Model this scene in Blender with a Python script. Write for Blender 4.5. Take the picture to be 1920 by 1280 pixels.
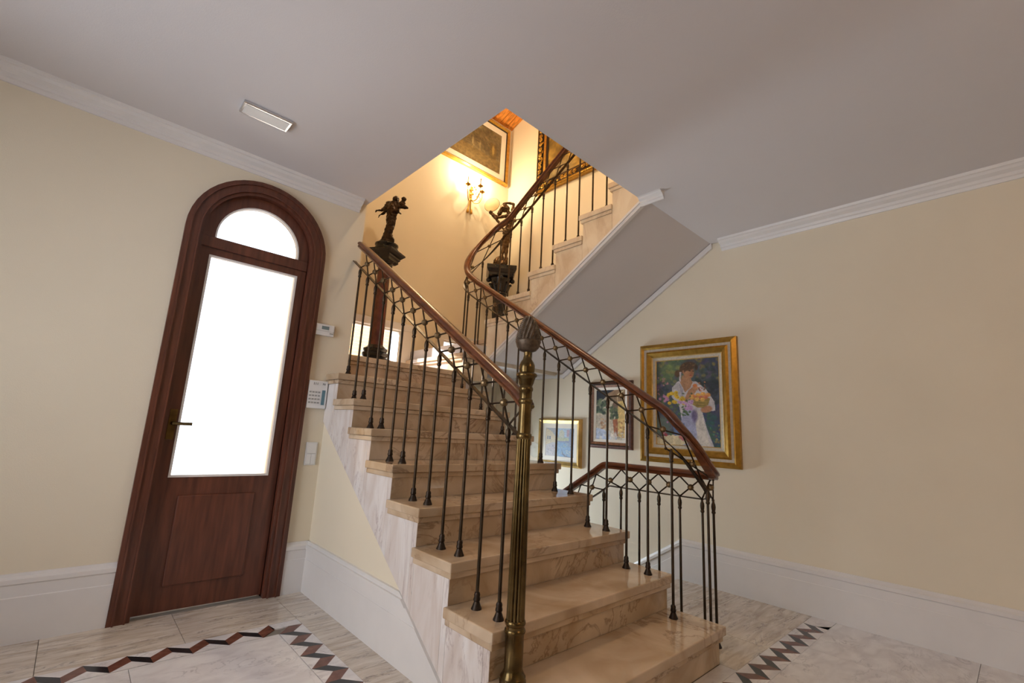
import bpy, bmesh, math, random
import numpy as np
from mathutils import Vector, Matrix

for o in list(bpy.data.objects):
    bpy.data.objects.remove(o, do_unlink=True)
SC = bpy.context.scene
COL = SC.collection
rnd = random.Random(7)

# ------------------------------------------------------------------ camera
CAM = Vector((-1.2457, -0.8270, 1.0687))
HEAD, PITCH, ROLL, FPX = 0.740864, 0.192698, 0.053007, 872.87
fw = Vector((math.sin(HEAD)*math.cos(PITCH), math.cos(HEAD)*math.cos(PITCH), math.sin(PITCH)))
rt = Vector((math.cos(HEAD), -math.sin(HEAD), 0))
up = rt.cross(fw)
cr, sr = math.cos(ROLL), math.sin(ROLL)
r2, u2 = rt*cr + up*sr, -rt*sr + up*cr
cam_data = bpy.data.cameras.new('camera')
cam = bpy.data.objects.new('camera', cam_data)
COL.objects.link(cam)
cam.matrix_world = Matrix(((r2.x, u2.x, -fw.x, CAM.x), (r2.y, u2.y, -fw.y, CAM.y), (r2.z, u2.z, -fw.z, CAM.z), (0, 0, 0, 1)))
cam_data.sensor_fit = 'HORIZONTAL'
cam_data.sensor_width = 36.0
cam_data.lens = FPX*36.0/1920.0
cam_data.clip_start = 0.05
cam_data.dof.use_dof = True
cam_data.dof.focus_distance = 3.4
cam_data.dof.aperture_fstop = 5.6
SC.camera = cam

# ------------------------------------------------------------------ world, sun, daylight, exposure
world = bpy.data.worlds.new('World')
SC.world = world
world.use_nodes = True
bg = world.node_tree.nodes['Background']
bg.inputs[0].default_value = (0.78, 0.88, 1.0, 1)
bg.inputs[1].default_value = 2.6

def lamp(name, kind, loc, energy, color, size=0.1, size_y=None, aim=None):
    d = bpy.data.lights.new(name, kind)
    d.energy = energy
    d.color = color
    if kind == 'AREA':
        d.size = size
        if size_y:
            d.shape = 'RECTANGLE'; d.size_y = size_y
    elif kind == 'SUN':
        d.angle = size
    else:
        d.shadow_soft_size = size
    o = bpy.data.objects.new(name, d)
    o.location = loc
    if aim is not None:
        o.rotation_euler = (Vector(aim)).to_track_quat('-Z', 'Y').to_euler()
    COL.objects.link(o)
    return o

lamp('sun', 'SUN', (-3, 9, 5), 26.0, (1.0, 0.95, 0.90), 0.02, aim=(0.26, -0.85, -0.27))
DAY = (0.80, 0.88, 1.0)
lamp('daylight_side_window_a', 'AREA', (-2.84, 1.15, 1.45), 46, DAY, 1.5, 2.1, aim=(1, 0, 0))
lamp('daylight_side_window_b', 'AREA', (-2.84, -0.95, 1.45), 3, DAY, 1.5, 2.1, aim=(1, 0, 0))
lamp('daylight_basement_window', 'AREA', (1.75, 3.63, 0.3), 55, (0.70, 0.85, 1.0), 0.6, 1.3, aim=(0.0, -1, 0.0))
SC.view_settings.view_transform = 'Standard'
SC.view_settings.look = 'None'
SC.view_settings.gamma = 1.0
SC.view_settings.use_curve_mapping = False
SC.view_settings.exposure = 0.22

# ------------------------------------------------------------------ materials
def _new(name):
    m = bpy.data.materials.new(name)
    m.use_nodes = True
    nt = m.node_tree
    return m, nt, nt.nodes['Principled BSDF']

def lin(c):
    return tuple(((x/12.92) if x <= 0.04045 else ((x+0.055)/1.055)**2.4) for x in c)

def rgb(r, g, b):
    return lin((r/255, g/255, b/255))

def mat(name, color, rough=0.5, metal=0.0, var=0.08, scale=8.0, bump=0.0, bscale=60.0, coat=0.0, spec=0.5, stretch=(1, 1, 1)):
    m, nt, p = _new(name)
    tc = nt.nodes.new('ShaderNodeTexCoord')
    mp = nt.nodes.new('ShaderNodeMapping'); mp.inputs['Scale'].default_value = stretch
    nz = nt.nodes.new('ShaderNodeTexNoise'); nz.inputs['Scale'].default_value = scale; nz.inputs['Detail'].default_value = 5
    rp = nt.nodes.new('ShaderNodeValToRGB')
    rp.color_ramp.elements[0].position = 0.3; rp.color_ramp.elements[1].position = 0.7
    rp.color_ramp.elements[0].color = (*[c*(1-var) for c in color], 1)
    rp.color_ramp.elements[1].color = (*[min(1, c*(1+var)) for c in color], 1)
    nt.links.new(tc.outputs['Object'], mp.inputs['Vector'])
    nt.links.new(mp.outputs[0], nz.inputs['Vector'])
    nt.links.new(nz.outputs['Fac'], rp.inputs[0])
    nt.links.new(rp.outputs[0], p.inputs['Base Color'])
    p.inputs['Roughness'].default_value = rough
    p.inputs['Metallic'].default_value = metal
    p.inputs['Specular IOR Level'].default_value = spec
    if coat:
        p.inputs['Coat Weight'].default_value = coat
        p.inputs['Coat Roughness'].default_value = 0.12
    if bump:
        n2 = nt.nodes.new('ShaderNodeTexNoise'); n2.inputs['Scale'].default_value = bscale; n2.inputs['Detail'].default_value = 3
        b = nt.nodes.new('ShaderNodeBump'); b.inputs['Strength'].default_value = bump; b.inputs['Distance'].default_value = 0.004
        nt.links.new(mp.outputs[0], n2.inputs['Vector'])
        nt.links.new(n2.outputs['Fac'], b.inputs['Height'])
        nt.links.new(b.outputs[0], p.inputs['Normal'])
    return m

def marble(name, base, light, vein, rough=0.16, stretch=(1, 1, 1), vscale=2.2, vwidth=0.035, vein_amt=0.75):
    m, nt, p = _new(name)
    L = nt.links
    tc = nt.nodes.new('ShaderNodeTexCoord')
    oi = nt.nodes.new('ShaderNodeObjectInfo')
    mul = nt.nodes.new('ShaderNodeVectorMath'); mul.operation = 'SCALE'; mul.inputs['Scale'].default_value = 37.0
    cmb = nt.nodes.new('ShaderNodeCombineXYZ')
    L.new(oi.outputs['Random'], cmb.inputs[0]); L.new(oi.outputs['Random'], cmb.inputs[1])
    L.new(cmb.outputs[0], mul.inputs[0])
    add = nt.nodes.new('ShaderNodeVectorMath')
    mp = nt.nodes.new('ShaderNodeMapping'); mp.inputs['Scale'].default_value = stretch
    L.new(tc.outputs['Object'], mp.inputs['Vector'])
    L.new(mp.outputs[0], add.inputs[0]); L.new(mul.outputs[0], add.inputs[1])
    big = nt.nodes.new('ShaderNodeTexNoise'); big.inputs['Scale'].default_value = 3.0; big.inputs['Detail'].default_value = 6; big.inputs['Distortion'].default_value = 0.8
    L.new(add.outputs[0], big.inputs['Vector'])
    r1 = nt.nodes.new('ShaderNodeValToRGB')
    r1.color_ramp.elements[0].position = 0.32; r1.color_ramp.elements[1].position = 0.66
    r1.color_ramp.elements[0].color = (*base, 1); r1.color_ramp.elements[1].color = (*light, 1)
    L.new(big.outputs['Fac'], r1.inputs[0])
    vn = nt.nodes.new('ShaderNodeTexNoise'); vn.inputs['Scale'].default_value = vscale; vn.inputs['Detail'].default_value = 7; vn.inputs['Distortion'].default_value = 1.6; vn.inputs['Roughness'].default_value = 0.62
    L.new(add.outputs[0], vn.inputs['Vector'])
    r2_ = nt.nodes.new('ShaderNodeValToRGB')
    e = r2_.color_ramp.elements
    e[0].position = 0.5-vwidth; e[0].color = (0, 0, 0, 1)
    e[1].position = 0.5+vwidth; e[1].color = (0, 0, 0, 1)
    mid = r2_.color_ramp.elements.new(0.5); mid.color = (1, 1, 1, 1)
    L.new(vn.outputs['Fac'], r2_.inputs[0])
    msk = nt.nodes.new('ShaderNodeTexNoise'); msk.inputs['Scale'].default_value = 1.7
    L.new(add.outputs[0], msk.inputs['Vector'])
    r3 = nt.nodes.new('ShaderNodeMapRange'); r3.inputs[1].default_value = 0.42; r3.inputs[2].default_value = 0.62; r3.inputs[4].default_value = vein_amt
    L.new(msk.outputs['Fac'], r3.inputs[0])
    mm = nt.nodes.new('ShaderNodeMath'); mm.operation = 'MULTIPLY'
    L.new(r2_.outputs[0], mm.inputs[0]); L.new(r3.outputs[0], mm.inputs[1])
    mix = nt.nodes.new('ShaderNodeMix'); mix.data_type = 'RGBA'
    L.new(mm.outputs[0], mix.inputs[0]); L.new(r1.outputs[0], mix.inputs[6])
    mix.inputs[7].default_value = (*vein, 1)
    L.new(mix.outputs[2], p.inputs['Base Color'])
    p.inputs['Roughness'].default_value = rough
    return m

def colattr(name, rough=0.55):
    m, nt, p = _new(name)
    a = nt.nodes.new('ShaderNodeVertexColor'); a.layer_name = 'Col'
    tc = nt.nodes.new('ShaderNodeTexCoord')
    nz = nt.nodes.new('ShaderNodeTexNoise'); nz.inputs['Scale'].default_value = 90; nz.inputs['Detail'].default_value = 3
    b = nt.nodes.new('ShaderNodeBump'); b.inputs['Strength'].default_value = 0.25; b.inputs['Distance'].default_value = 0.003
    nt.links.new(tc.outputs['Object'], nz.inputs['Vector'])
    nt.links.new(nz.outputs['Fac'], b.inputs['Height'])
    nt.links.new(b.outputs[0], p.inputs['Normal'])
    nt.links.new(a.outputs[0], p.inputs['Base Color'])
    p.inputs['Roughness'].default_value = rough
    return m

def glassmat(name, tint=(1, 1, 1), alpha=0.12, rough=0.02):
    m, nt, p = _new(name)
    nt.nodes.remove(p)
    tr = nt.nodes.new('ShaderNodeBsdfTransparent'); tr.inputs[0].default_value = (*tint, 1)
    gl = nt.nodes.new('ShaderNodeBsdfGlossy'); gl.inputs['Roughness'].default_value = rough
    fr = nt.nodes.new('ShaderNodeFresnel'); fr.inputs[0].default_value = 1.35
    mx = nt.nodes.new('ShaderNodeMixShader')
    nt.links.new(fr.outputs[0], mx.inputs[0]); nt.links.new(tr.outputs[0], mx.inputs[1]); nt.links.new(gl.outputs[0], mx.inputs[2])
    nt.links.new(mx.outputs[0], nt.nodes['Material Output'].inputs[0])
    return m

def emis(name, color, strength):
    m, nt, p = _new(name)
    p.inputs['Base Color'].default_value = (*color, 1)
    p.inputs['Emission Color'].default_value = (*color, 1)
    p.inputs['Emission Strength'].default_value = strength
    return m

M = dict(
    wall=mat('cream_wall_paint', (0.79, 0.705, 0.555), 0.85, var=0.02, scale=2.0, bump=0.12, bscale=220),
    ceil=mat('white_ceiling_paint', (0.68, 0.64, 0.635), 0.9, var=0.015, scale=1.5, bump=0.12, bscale=180),
    trim=mat('white_trim_paint', (0.77, 0.74, 0.72), 0.35, var=0.02),
    stone=marble('rose_marble', (0.455, 0.315, 0.19), (0.70, 0.555, 0.405), (0.19, 0.10, 0.055), 0.045, vscale=1.9, vwidth=0.022, vein_amt=0.65),
    side=marble('daylit_veined_marble', (0.66, 0.57, 0.52), (0.83, 0.79, 0.77), (0.30, 0.20, 0.20), 0.16, stretch=(3, 3, 0.8), vscale=1.8, vwidth=0.022, vein_amt=0.55),  # same stone as the treads, side daylight put into its paler colour
    upside=marble('lit_upper_marble', (0.66, 0.50, 0.33), (0.82, 0.70, 0.52), (0.42, 0.25, 0.15), 0.2, stretch=(2, 2, 1.2), vscale=1.5, vwidth=0.03, vein_amt=0.4),  # same stone again, its lit pale warm tone put into the colour
    floor=marble('streaked_floor_marble', (0.52, 0.43, 0.34), (0.74, 0.67, 0.59), (0.16, 0.13, 0.13), 0.2, stretch=(1.6, 9, 2), vscale=2.4, vwidth=0.03, vein_amt=0.75),
    floorw=marble('white_floor_marble', (0.68, 0.64, 0.64), (0.83, 0.80, 0.79), (0.34, 0.31, 0.33), 0.2, stretch=(2.0, 4, 2), vscale=2.0, vwidth=0.03, vein_amt=0.5),
    black=mat('black_marble_inlay', (0.012, 0.014, 0.018), 0.2, var=0.3),
    rosso=mat('red_marble_inlay', (0.16, 0.06, 0.04), 0.22, var=0.25, scale=30),
    grout=mat('dark_grout', (0.22, 0.19, 0.16), 0.9),
    bronze=mat('dark_bronze_rod', (0.062, 0.043, 0.028), 0.36, 0.9, var=0.35, scale=14),
    foot=mat('cast_iron_foot', (0.045, 0.032, 0.024), 0.42, 0.8, var=0.3, scale=40),
    bead=mat('brass_bead', (0.24, 0.165, 0.085), 0.38, 0.85, var=0.4, scale=60),
    brass=mat('aged_brass', (0.14, 0.095, 0.038), 0.23, 0.95, var=0.35, scale=18),
    cone=mat('pine_cone_bronze', (0.125, 0.09, 0.062), 0.45, 0.7, var=0.4, scale=60),
    rail=mat('mahogany_handrail', (0.125, 0.036, 0.011), 0.3, var=0.4, scale=6, stretch=(6, 1, 6), coat=0.15),
    door=mat('mahogany_door', (0.115, 0.034, 0.018), 0.4, var=0.35, scale=5, stretch=(8, 8, 0.8), coat=0.2),
    timber=mat('orange_timber', (0.60, 0.22, 0.035), 0.45, var=0.45, scale=4, stretch=(10, 1, 10)),
    gold=mat('gilded_wood', (0.50, 0.29, 0.055), 0.3, 0.8, var=0.18, scale=30),
    goldl=mat('pale_gilded_wood', (0.72, 0.50, 0.18), 0.35, 0.7, var=0.3, scale=10),
    linen=mat('linen_liner', (0.55, 0.49, 0.40), 0.8, var=0.12, scale=60),
    white_mat=mat('white_mat_board', (0.84, 0.78, 0.68), 0.8, var=0.02),
    darkwood=mat('dark_frame_wood', (0.10, 0.035, 0.022), 0.35, var=0.3, stretch=(1, 6, 6)),
    midwood=mat('brown_frame_wood', (0.25, 0.11, 0.05), 0.45, var=0.3, stretch=(1, 6, 6)),
    ebony=mat('ebony_frame', (0.02, 0.016, 0.014), 0.35),
    stat=mat('statue_bronze', (0.034, 0.022, 0.015), 0.32, 0.85, var=0.55, scale=22, bump=0.3, bscale=70),
    statg=mat('golden_bronze', (0.10, 0.060, 0.030), 0.3, 0.9, var=0.5, scale=22, bump=0.3, bscale=70),
    blackst=mat('polished_black_stone', (0.014, 0.014, 0.016), 0.16, var=0.4),
    redcol=mat('red_marble_column', (0.10, 0.022, 0.014), 0.2, var=0.5, scale=9, coat=0.3),
    slate=mat('grey_slate', (0.10, 0.12, 0.13), 0.5, var=0.2),
    plastic=mat('white_plastic', (0.80, 0.79, 0.78), 0.4, var=0.02),
    lcd=mat('grey_display', (0.20, 0.26, 0.27), 0.25, var=0.05),
    lcdb=mat('teal_display', (0.13, 0.24, 0.29), 0.25, var=0.05),
    key=mat('grey_key', (0.36, 0.36, 0.35), 0.5, var=0.05),
    ink=mat('dark_ink', (0.06, 0.06, 0.06), 0.6, var=0.05),
    chrome=mat('satin_chrome', (0.62, 0.62, 0.64), 0.25, 0.9, var=0.1),
    canvas=colattr('painted_canvas'),
    pane=glassmat('window_glass'),
    amber=mat('alabaster_disc', (0.74, 0.52, 0.22), 0.4, var=0.1),
    wax=mat('candle_sleeve', (0.80, 0.60, 0.36), 0.5, var=0.05),
    bulb=emis('candle_bulb', (1.0, 0.72, 0.38), 40),
    globe=emis('fill_lamp_globe', (1.0, 0.78, 0.5), 6),  # glow of the two added fill lamps
    shutter=mat('sunlit_cedar_shutter', (0.66, 0.46, 0.25), 0.6, var=0.15),
    render=mat('ochre_render', (0.62, 0.44, 0.25), 0.9, var=0.08),
    terrace=mat('terrace_paving', (0.6, 0.55, 0.48), 0.8, var=0.1),
    porc=mat('white_porcelain', (0.70, 0.66, 0.55), 0.7, var=0.04),
)
# the disc lets the lamp light glow through it
nt = M['amber'].node_tree
nt.nodes['Principled BSDF'].inputs['Transmission Weight'].default_value = 0.55
nt.nodes['Principled BSDF'].inputs['Roughness'].default_value = 0.35

# ------------------------------------------------------------------ mesh helpers
ROOT = {}   # object name -> world offset of its top-level thing

def root_off(parent):
    return ROOT.get(parent.name, Vector((0, 0, 0))) if parent else Vector((0, 0, 0))

def mesh_obj(name, verts, faces, material, parent=None, smooth=False, autosm=None):
    off = root_off(parent)
    me = bpy.data.meshes.new(name)
    me.from_pydata([tuple(Vector(v)-off) for v in verts], [], faces)
    me.update()
    bm = bmesh.new(); bm.from_mesh(me)
    bmesh.ops.recalc_face_normals(bm, faces=bm.faces)
    if smooth:
        ang = math.radians(autosm if autosm else 40)
        for f in bm.faces: f.smooth = True
        for e in bm.edges:
            if len(e.link_faces) == 2 and e.calc_face_angle(0) > ang:
                e.smooth = False
    bm.to_mesh(me); bm.free()
    me.materials.append(material)
    o = bpy.data.objects.new(name, me)
    COL.objects.link(o)
    if parent:
        o.parent = parent
        ROOT[o.name] = off
    return o

def tag(o, label=None, cat=None, group=None, kind=None):
    if label: o['label'] = label
    if cat: o['category'] = cat
    if group: o['group'] = group
    if kind: o['kind'] = kind
    return o

def thing(name, loc, label=None, cat=None, group=None, kind=None):
    o = bpy.data.objects.new(name, None)
    o.empty_display_size = 0.1
    o.location = loc
    COL.objects.link(o)
    ROOT[o.name] = Vector(loc)
    return tag(o, label, cat, group, kind)

def shared(name, me, loc, parent, rot=None, world=True):
    o = bpy.data.objects.new(name, me)
    off = root_off(parent) if world else Vector((0, 0, 0))
    o.location = Vector(loc)-off
    if rot: o.rotation_euler = rot
    o.parent = parent
    COL.objects.link(o)
    ROOT[o.name] = root_off(parent)
    return o

class MB:
    """collects verts and faces of one mesh"""
    def __init__(s): s.v = []; s.f = []
    def add(s, v, f):
        n = len(s.v); s.v += [tuple(p) for p in v]; s.f += [tuple(i+n for i in q) for q in f]; return s
    def box(s, x0, x1, y0, y1, z0, z1):
        return s.add([(x0, y0, z0), (x1, y0, z0), (x1, y1, z0), (x0, y1, z0), (x0, y0, z1), (x1, y0, z1), (x1, y1, z1), (x0, y1, z1)],
                     [(0, 3, 2, 1), (4, 5, 6, 7), (0, 1, 5, 4), (1, 2, 6, 5), (2, 3, 7, 6), (3, 0, 4, 7)])
    def prism(s, pts, axis, a, b):
        """polygon pts (2D) extruded along axis from a to b. axis X: pts=(y,z), Y: (x,z), Z: (x,y)"""
        def P(p, t): return {'X': (t, p[0], p[1]), 'Y': (p[0], t, p[1]), 'Z': (p[0], p[1], t)}[axis]
        n = len(pts)
        v = [P(p, a) for p in pts]+[P(p, b) for p in pts]
        f = [tuple(range(n))[::-1], tuple(range(n, 2*n))]+[(i, (i+1) % n, n+(i+1) % n, n+i) for i in range(n)]
        return s.add(v, f)
    def lathe(s, prof, c=(0, 0, 0), seg=16, axis=None):
        """prof: (r, z) list, revolved about z through c"""
        v = []; f = []
        for r, z in prof:
            for k in range(seg):
                a = 2*math.pi*k/seg
                v.append((c[0]+r*math.cos(a), c[1]+r*math.sin(a), c[2]+z))
        for i in range(len(prof)-1):
            for k in range(seg):
                k2 = (k+1) % seg
                f.append((i*seg+k, i*seg+k2, (i+1)*seg+k2, (i+1)*seg+k))
        f.append(tuple(range(seg))[::-1]); f.append(tuple((len(prof)-1)*seg+k for k in range(seg)))
        return s.add(v, f)
    def sweep(s, path, section, upv=(0, 0, 1), closed=False, ups=None):
        """section: list of (side, up) offsets swept along path points"""
        n = len(path); m = len(section); v = []
        P = [Vector(p) for p in path]
        for i in range(n):
            if closed: t = P[(i+1) % n]-P[i-1]
            else: t = P[min(i+1, n-1)]-P[max(i-1, 0)]
            t.normalize()
            u = Vector(ups[i] if ups else upv)
            side = t.cross(u)
            if side.length < 1e-6: side = Vector((1, 0, 0))
            side.normalize(); nn = side.cross(t).normalized()
            for a, b in section:
                v.append(P[i]+side*a+nn*b)
        f = []
        for i in range(n if closed else n-1):
            j = (i+1) % n
            for k in range(m):
                k2 = (k+1) % m
                f.append((i*m+k, i*m+k2, j*m+k2, j*m+k))
        if not closed:
            f.append(tuple(range(m))[::-1]); f.append(tuple((n-1)*m+k for k in range(m)))
        return s.add(v, f)
    def tube(s, path, r, seg=8):
        sec = [(r*math.cos(2*math.pi*k/seg), r*math.sin(2*math.pi*k/seg)) for k in range(seg)]
        t = (Vector(path[-1])-Vector(path[0])).normalized()
        u = (0, 0, 1) if abs(t.z) < 0.9 else (0.6, 0.8, 0)
        return s.sweep(path, sec, u)
    def ball(s, c, r, seg=12, rings=8, sc=(1, 1, 1)):
        v = []; f = []
        for i in range(rings+1):
            a = math.pi*i/rings
            for k in range(seg):
                b = 2*math.pi*k/seg
                v.append((c[0]+r*sc[0]*math.sin(a)*math.cos(b), c[1]+r*sc[1]*math.sin(a)*math.sin(b), c[2]+r*sc[2]*math.cos(a)))
        for i in range(rings):
            for k in range(seg):
                k2 = (k+1) % seg
                f.append((i*seg+k, i*seg+k2, (i+1)*seg+k2, (i+1)*seg+k))
        return s.add(v, f)
    def capsule(s, a, b, ra, rb, seg=10):
        """tapered limb between two balls"""
        a, b = Vector(a), Vector(b)
        s.ball(a, ra, seg, 6); s.ball(b, rb, seg, 6)
        return s.sweep([a, b], [(1, 0)], (0, 0, 1)) if False else s._cone(a, b, ra, rb, seg)
    def _cone(s, a, b, ra, rb, seg):
        t = (b-a)
        if t.length < 1e-6: return s
        t.normalize()
        u = Vector((0, 0, 1)) if abs(t.z) < 0.9 else Vector((1, 0, 0))
        x = t.cross(u).normalized(); y = x.cross(t)
        v = [a+(x*math.cos(2*math.pi*k/seg)+y*math.sin(2*math.pi*k/seg))*ra for k in range(seg)]
        v += [b+(x*math.cos(2*math.pi*k/seg)+y*math.sin(2*math.pi*k/seg))*rb for k in range(seg)]
        f = [(k, (k+1) % seg, seg+(k+1) % seg, seg+k) for k in range(seg)]+[tuple(range(seg))[::-1], tuple(range(seg, 2*seg))]
        return s.add(v, f)
    def build(s, name, material, parent=None, smooth=False, autosm=None, bevel=0.0):
        o = mesh_obj(name, s.v, s.f, material, parent, smooth, autosm)
        if bevel:
            b = o.modifiers.new('bevel', 'BEVEL'); b.width = bevel; b.segments = 2; b.limit_method = 'ANGLE'; b.angle_limit = math.radians(40)
        return o

def box(name, x0, x1, y0, y1, z0, z1, material, parent=None, bevel=0.0):
    return MB().box(x0, x1, y0, y1, z0, z1).build(name, material, parent, bevel=bevel)

def proto(name, mb, material, smooth=True, autosm=35):
    """mesh data for shared pieces"""
    o = mb.build(name, material, None, smooth, autosm)
    me = o.data
    bpy.data.objects.remove(o)
    return me

def wall_holes(name, axis, a, b, u0, u1, v0, v1, holes, material):
    """wall slab with rectangular openings; axis = thickness axis; u horizontal, v = z"""
    us = sorted({u0, u1, *[h[0] for h in holes], *[h[1] for h in holes]})
    vs = sorted({v0, v1, *[h[2] for h in holes], *[h[3] for h in holes]})
    mb = MB()
    for i in range(len(us)-1):
        for j in range(len(vs)-1):
            cu, cv = (us[i]+us[i+1])/2, (vs[j]+vs[j+1])/2
            if any(h[0] < cu < h[1] and h[2] < cv < h[3] for h in holes): continue
            if axis == 'Y': mb.box(us[i], us[i+1], a, b, vs[j], vs[j+1])
            else: mb.box(a, b, us[i], us[i+1], vs[j], vs[j+1])
    return tag(mb.build(name, material), kind='structure')

# ------------------------------------------------------------------ key dimensions
R_, G_, W_ = 0.175, 0.2787, 1.3185
YW, YB, XR, ZC, XH, YH = 2.44, 3.50, 2.50, 2.735, 0.145, 0.835
XU = 1.45            # left face of the upper flight
XL, YF = -2.7, -3.2  # far walls of the hall
SL = R_/G_

# ================================================================== the setting
# floor: base with separate marble slabs
fl = MB()
fl.box(XL, 1.47, YF, YB, -0.25, -0.006); fl.box(1.47, XR, YF, 1.15, -0.25, -0.006)
floor = tag(fl.build('floor', M['grout']), kind='structure')
JT = 0.0012
def slab(name, pts, m, top=0.0):
    return MB().prism(pts, 'Z', -0.0059, top).build(name, m, floor)
def rect(x0, x1, y0, y1): return [(x0+JT, y0+JT), (x1-JT, y0+JT), (x1-JT, y1-JT), (x0+JT, y1-JT)]
def rect_tiles(x0, x1, y0, y1, dx, dy, m):
    nx = max(1, round((x1-x0)/dx)); ny = max(1, round((y1-y0)/dy))
    for i in range(nx):
        for j in range(ny):
            slab('floor_tile', rect(x0+(x1-x0)*i/nx, x0+(x1-x0)*(i+1)/nx, y0+(y1-y0)*j/ny, y0+(y1-y0)*(j+1)/ny), m)
XA, XB_ = -0.288, -0.153
y = YW
for yy in (1.86, 1.28, 0.70, 0.24): slab('floor_tile', rect(XB_, 0.03, yy, y), M['floor']); y = yy
P_ = 0.147
# zigzag border along the stair side
def zig(T, k0, k1):
    xm = (XA+XB_)/2
    for k in range(k0, k1):
        yk = 1.92-P_*k; yn = yk-P_
        Rk, Rn, Lk, Ln = (XB_, yk), (XB_, yn), (XA, yk-0.065), (XA, yn-0.065)
        m1, m2, m3, m4 = (xm, yk+0.012), (xm, yk-0.069), (xm, yn+0.012), (xm, yn-0.069)
        for pts, m, nm in (([Rk, m1, Lk, m2], M['rosso'], 'zigzag_tile'), ([Lk, m2, Rn, m3], M['black'], 'zigzag_tile'),
                           ([Rk, m2, Rn], M['floorw'], 'border_tile'), ([Lk, m3, Ln], M['floorw'], 'border_tile')):
            slab(nm, [T(*q) for q in pts], m)
zig(lambda x, y: (x, y), 0, 12)
# the same border runs along the door wall and in front of the stairs
zig(lambda x, y: (y-1.92-0.30, 2.0+(x-XB_)), 0, 9)
zig(lambda x, y: (1.92-y+0.10, 0.225+(x-XB_)), 0, 15)
rect_tiles(-1.70, XB_, 2.0, YW, 0.52, 0.44, M['floor'])
slab('floor_tile', rect(-0.30, XB_, 1.93, 2.0), M['floorw'])
rect_tiles(XL, XA-0.002, 0.09, 1.86, 0.66, 0.59, M['floorw'])
rect_tiles(XL, 2.48, -1.2, 0.09, 0.6, 0.645, M['floorw'])
rect_tiles(W_-0.02, XR, 0.225, 1.15, 0.4, 0.46, M['floor'])
slab('floor_tile', rect(XB_, W_-0.02, 0.225, G_+0.028), M['floorw'])
rect_tiles(2.30, XR, 0.09, 0.225, 0.2, 0.135, M['floorw'])

# door wall with arched opening
AXC, AZ, ARO = -0.534, 2.19, 0.414
def arch_pts(R, zbot, n=24, xc=AXC):
    pts = [(xc+R, zbot)]
    pts += [(xc+R*math.cos(math.pi*k/n), AZ+R*math.sin(math.pi*k/n)) for k in range(n+1)]
    pts += [(xc-R, zbot)]
    return pts
hole = arch_pts(0.36, 0.0)
poly = [(XH, 0.0), (XH, ZC), (XL, ZC), (XL, 0.0)] + hole[::-1]
tag(MB().prism(poly, 'Y', YW, YW+0.18).build('wall_left', M['wall']), kind='structure')
# stairwell side wall behind the door wall
tag(MB().box(XH-0.16, XH, YW+0.18, YB, -0.2, 6.6).box(XH-0.16, XH, YF, YW+0.18, ZC+0.42, 6.6).build('wall_stairwell', M['wall']), kind='structure')
# back wall with the two landing windows and the basement window
WIN1, WIN2 = (0.50, 1.135, 1.60, 2.055), (1.66, 2.22, 1.78, 2.055)
wall_holes('wall_back', 'Y', YB, YB+0.16, XH-0.16, XR+0.16, -2.3, 6.6, [WIN1, WIN2, (1.45, 2.05, -0.35, 0.95)], M['wall'])
wall_holes('wall_right', 'X', XR, XR+0.16, YF, YB, -2.3, 6.6, [], M['wall'])
wall_holes('wall_side', 'X', XL-0.16, XL, YF, YW+0.18, -0.2, ZC+0.42, [(0.4, 1.9, 0.4, 2.5), (-1.7, -0.2, 0.4, 2.5)], M['wall'])
wall_holes('wall_front', 'Y', YF-0.16, YF, XL, XR, -0.2, 6.6, [], M['wall'])
# ceiling of the hall = floor of the upper storey, with the stair opening
cm = MB()
cm.box(XL, XH, YF, YW, ZC, ZC+0.415); cm.box(XH, XR, YF, YH, ZC, ZC+0.415)
tag(cm.build('ceiling', M['ceil']), kind='structure')
# basement stairwell enclosure
tag(MB().box(1.47, XR, 1.15, YB, -2.3, -2.2).box(1.35, 1.47, 1.15, YB, -2.2, -0.006).box(1.35, XR, 1.03, 1.15, -2.2, -0.25).build('wall_basement', M['wall']), kind='structure')

# timber roof over the stairwell: sloping planks
roof = tag(MB().prism([(YB+0.1, 5.16), (YB+0.1, 5.3), (YF, 7.6), (YF, 7.46)], 'X', XH-0.1, XR+0.1).build('ceiling_roof', M['timber']), kind='structure')
px = XH-0.05
while px < XR:
    w = 0.115
    z0 = lambda yy: 5.12+0.343*(YB-yy)
    MB().prism([(YB, z0(YB)), (YB, z0(YB)+0.03), (0.6, z0(0.6)+0.03), (0.6, z0(0.6))], 'X', px+0.004, min(px+w-0.004, XR)).build('roof_plank', M['timber'], roof)
    px += w
tag(MB().box(XL, XR, YF-0.2, YF, 6.6, 7.8).box(XL, XH-0.16, YF, YB, 6.5, 6.7).build('wall_gable', M['wall']), kind='structure')

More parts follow.
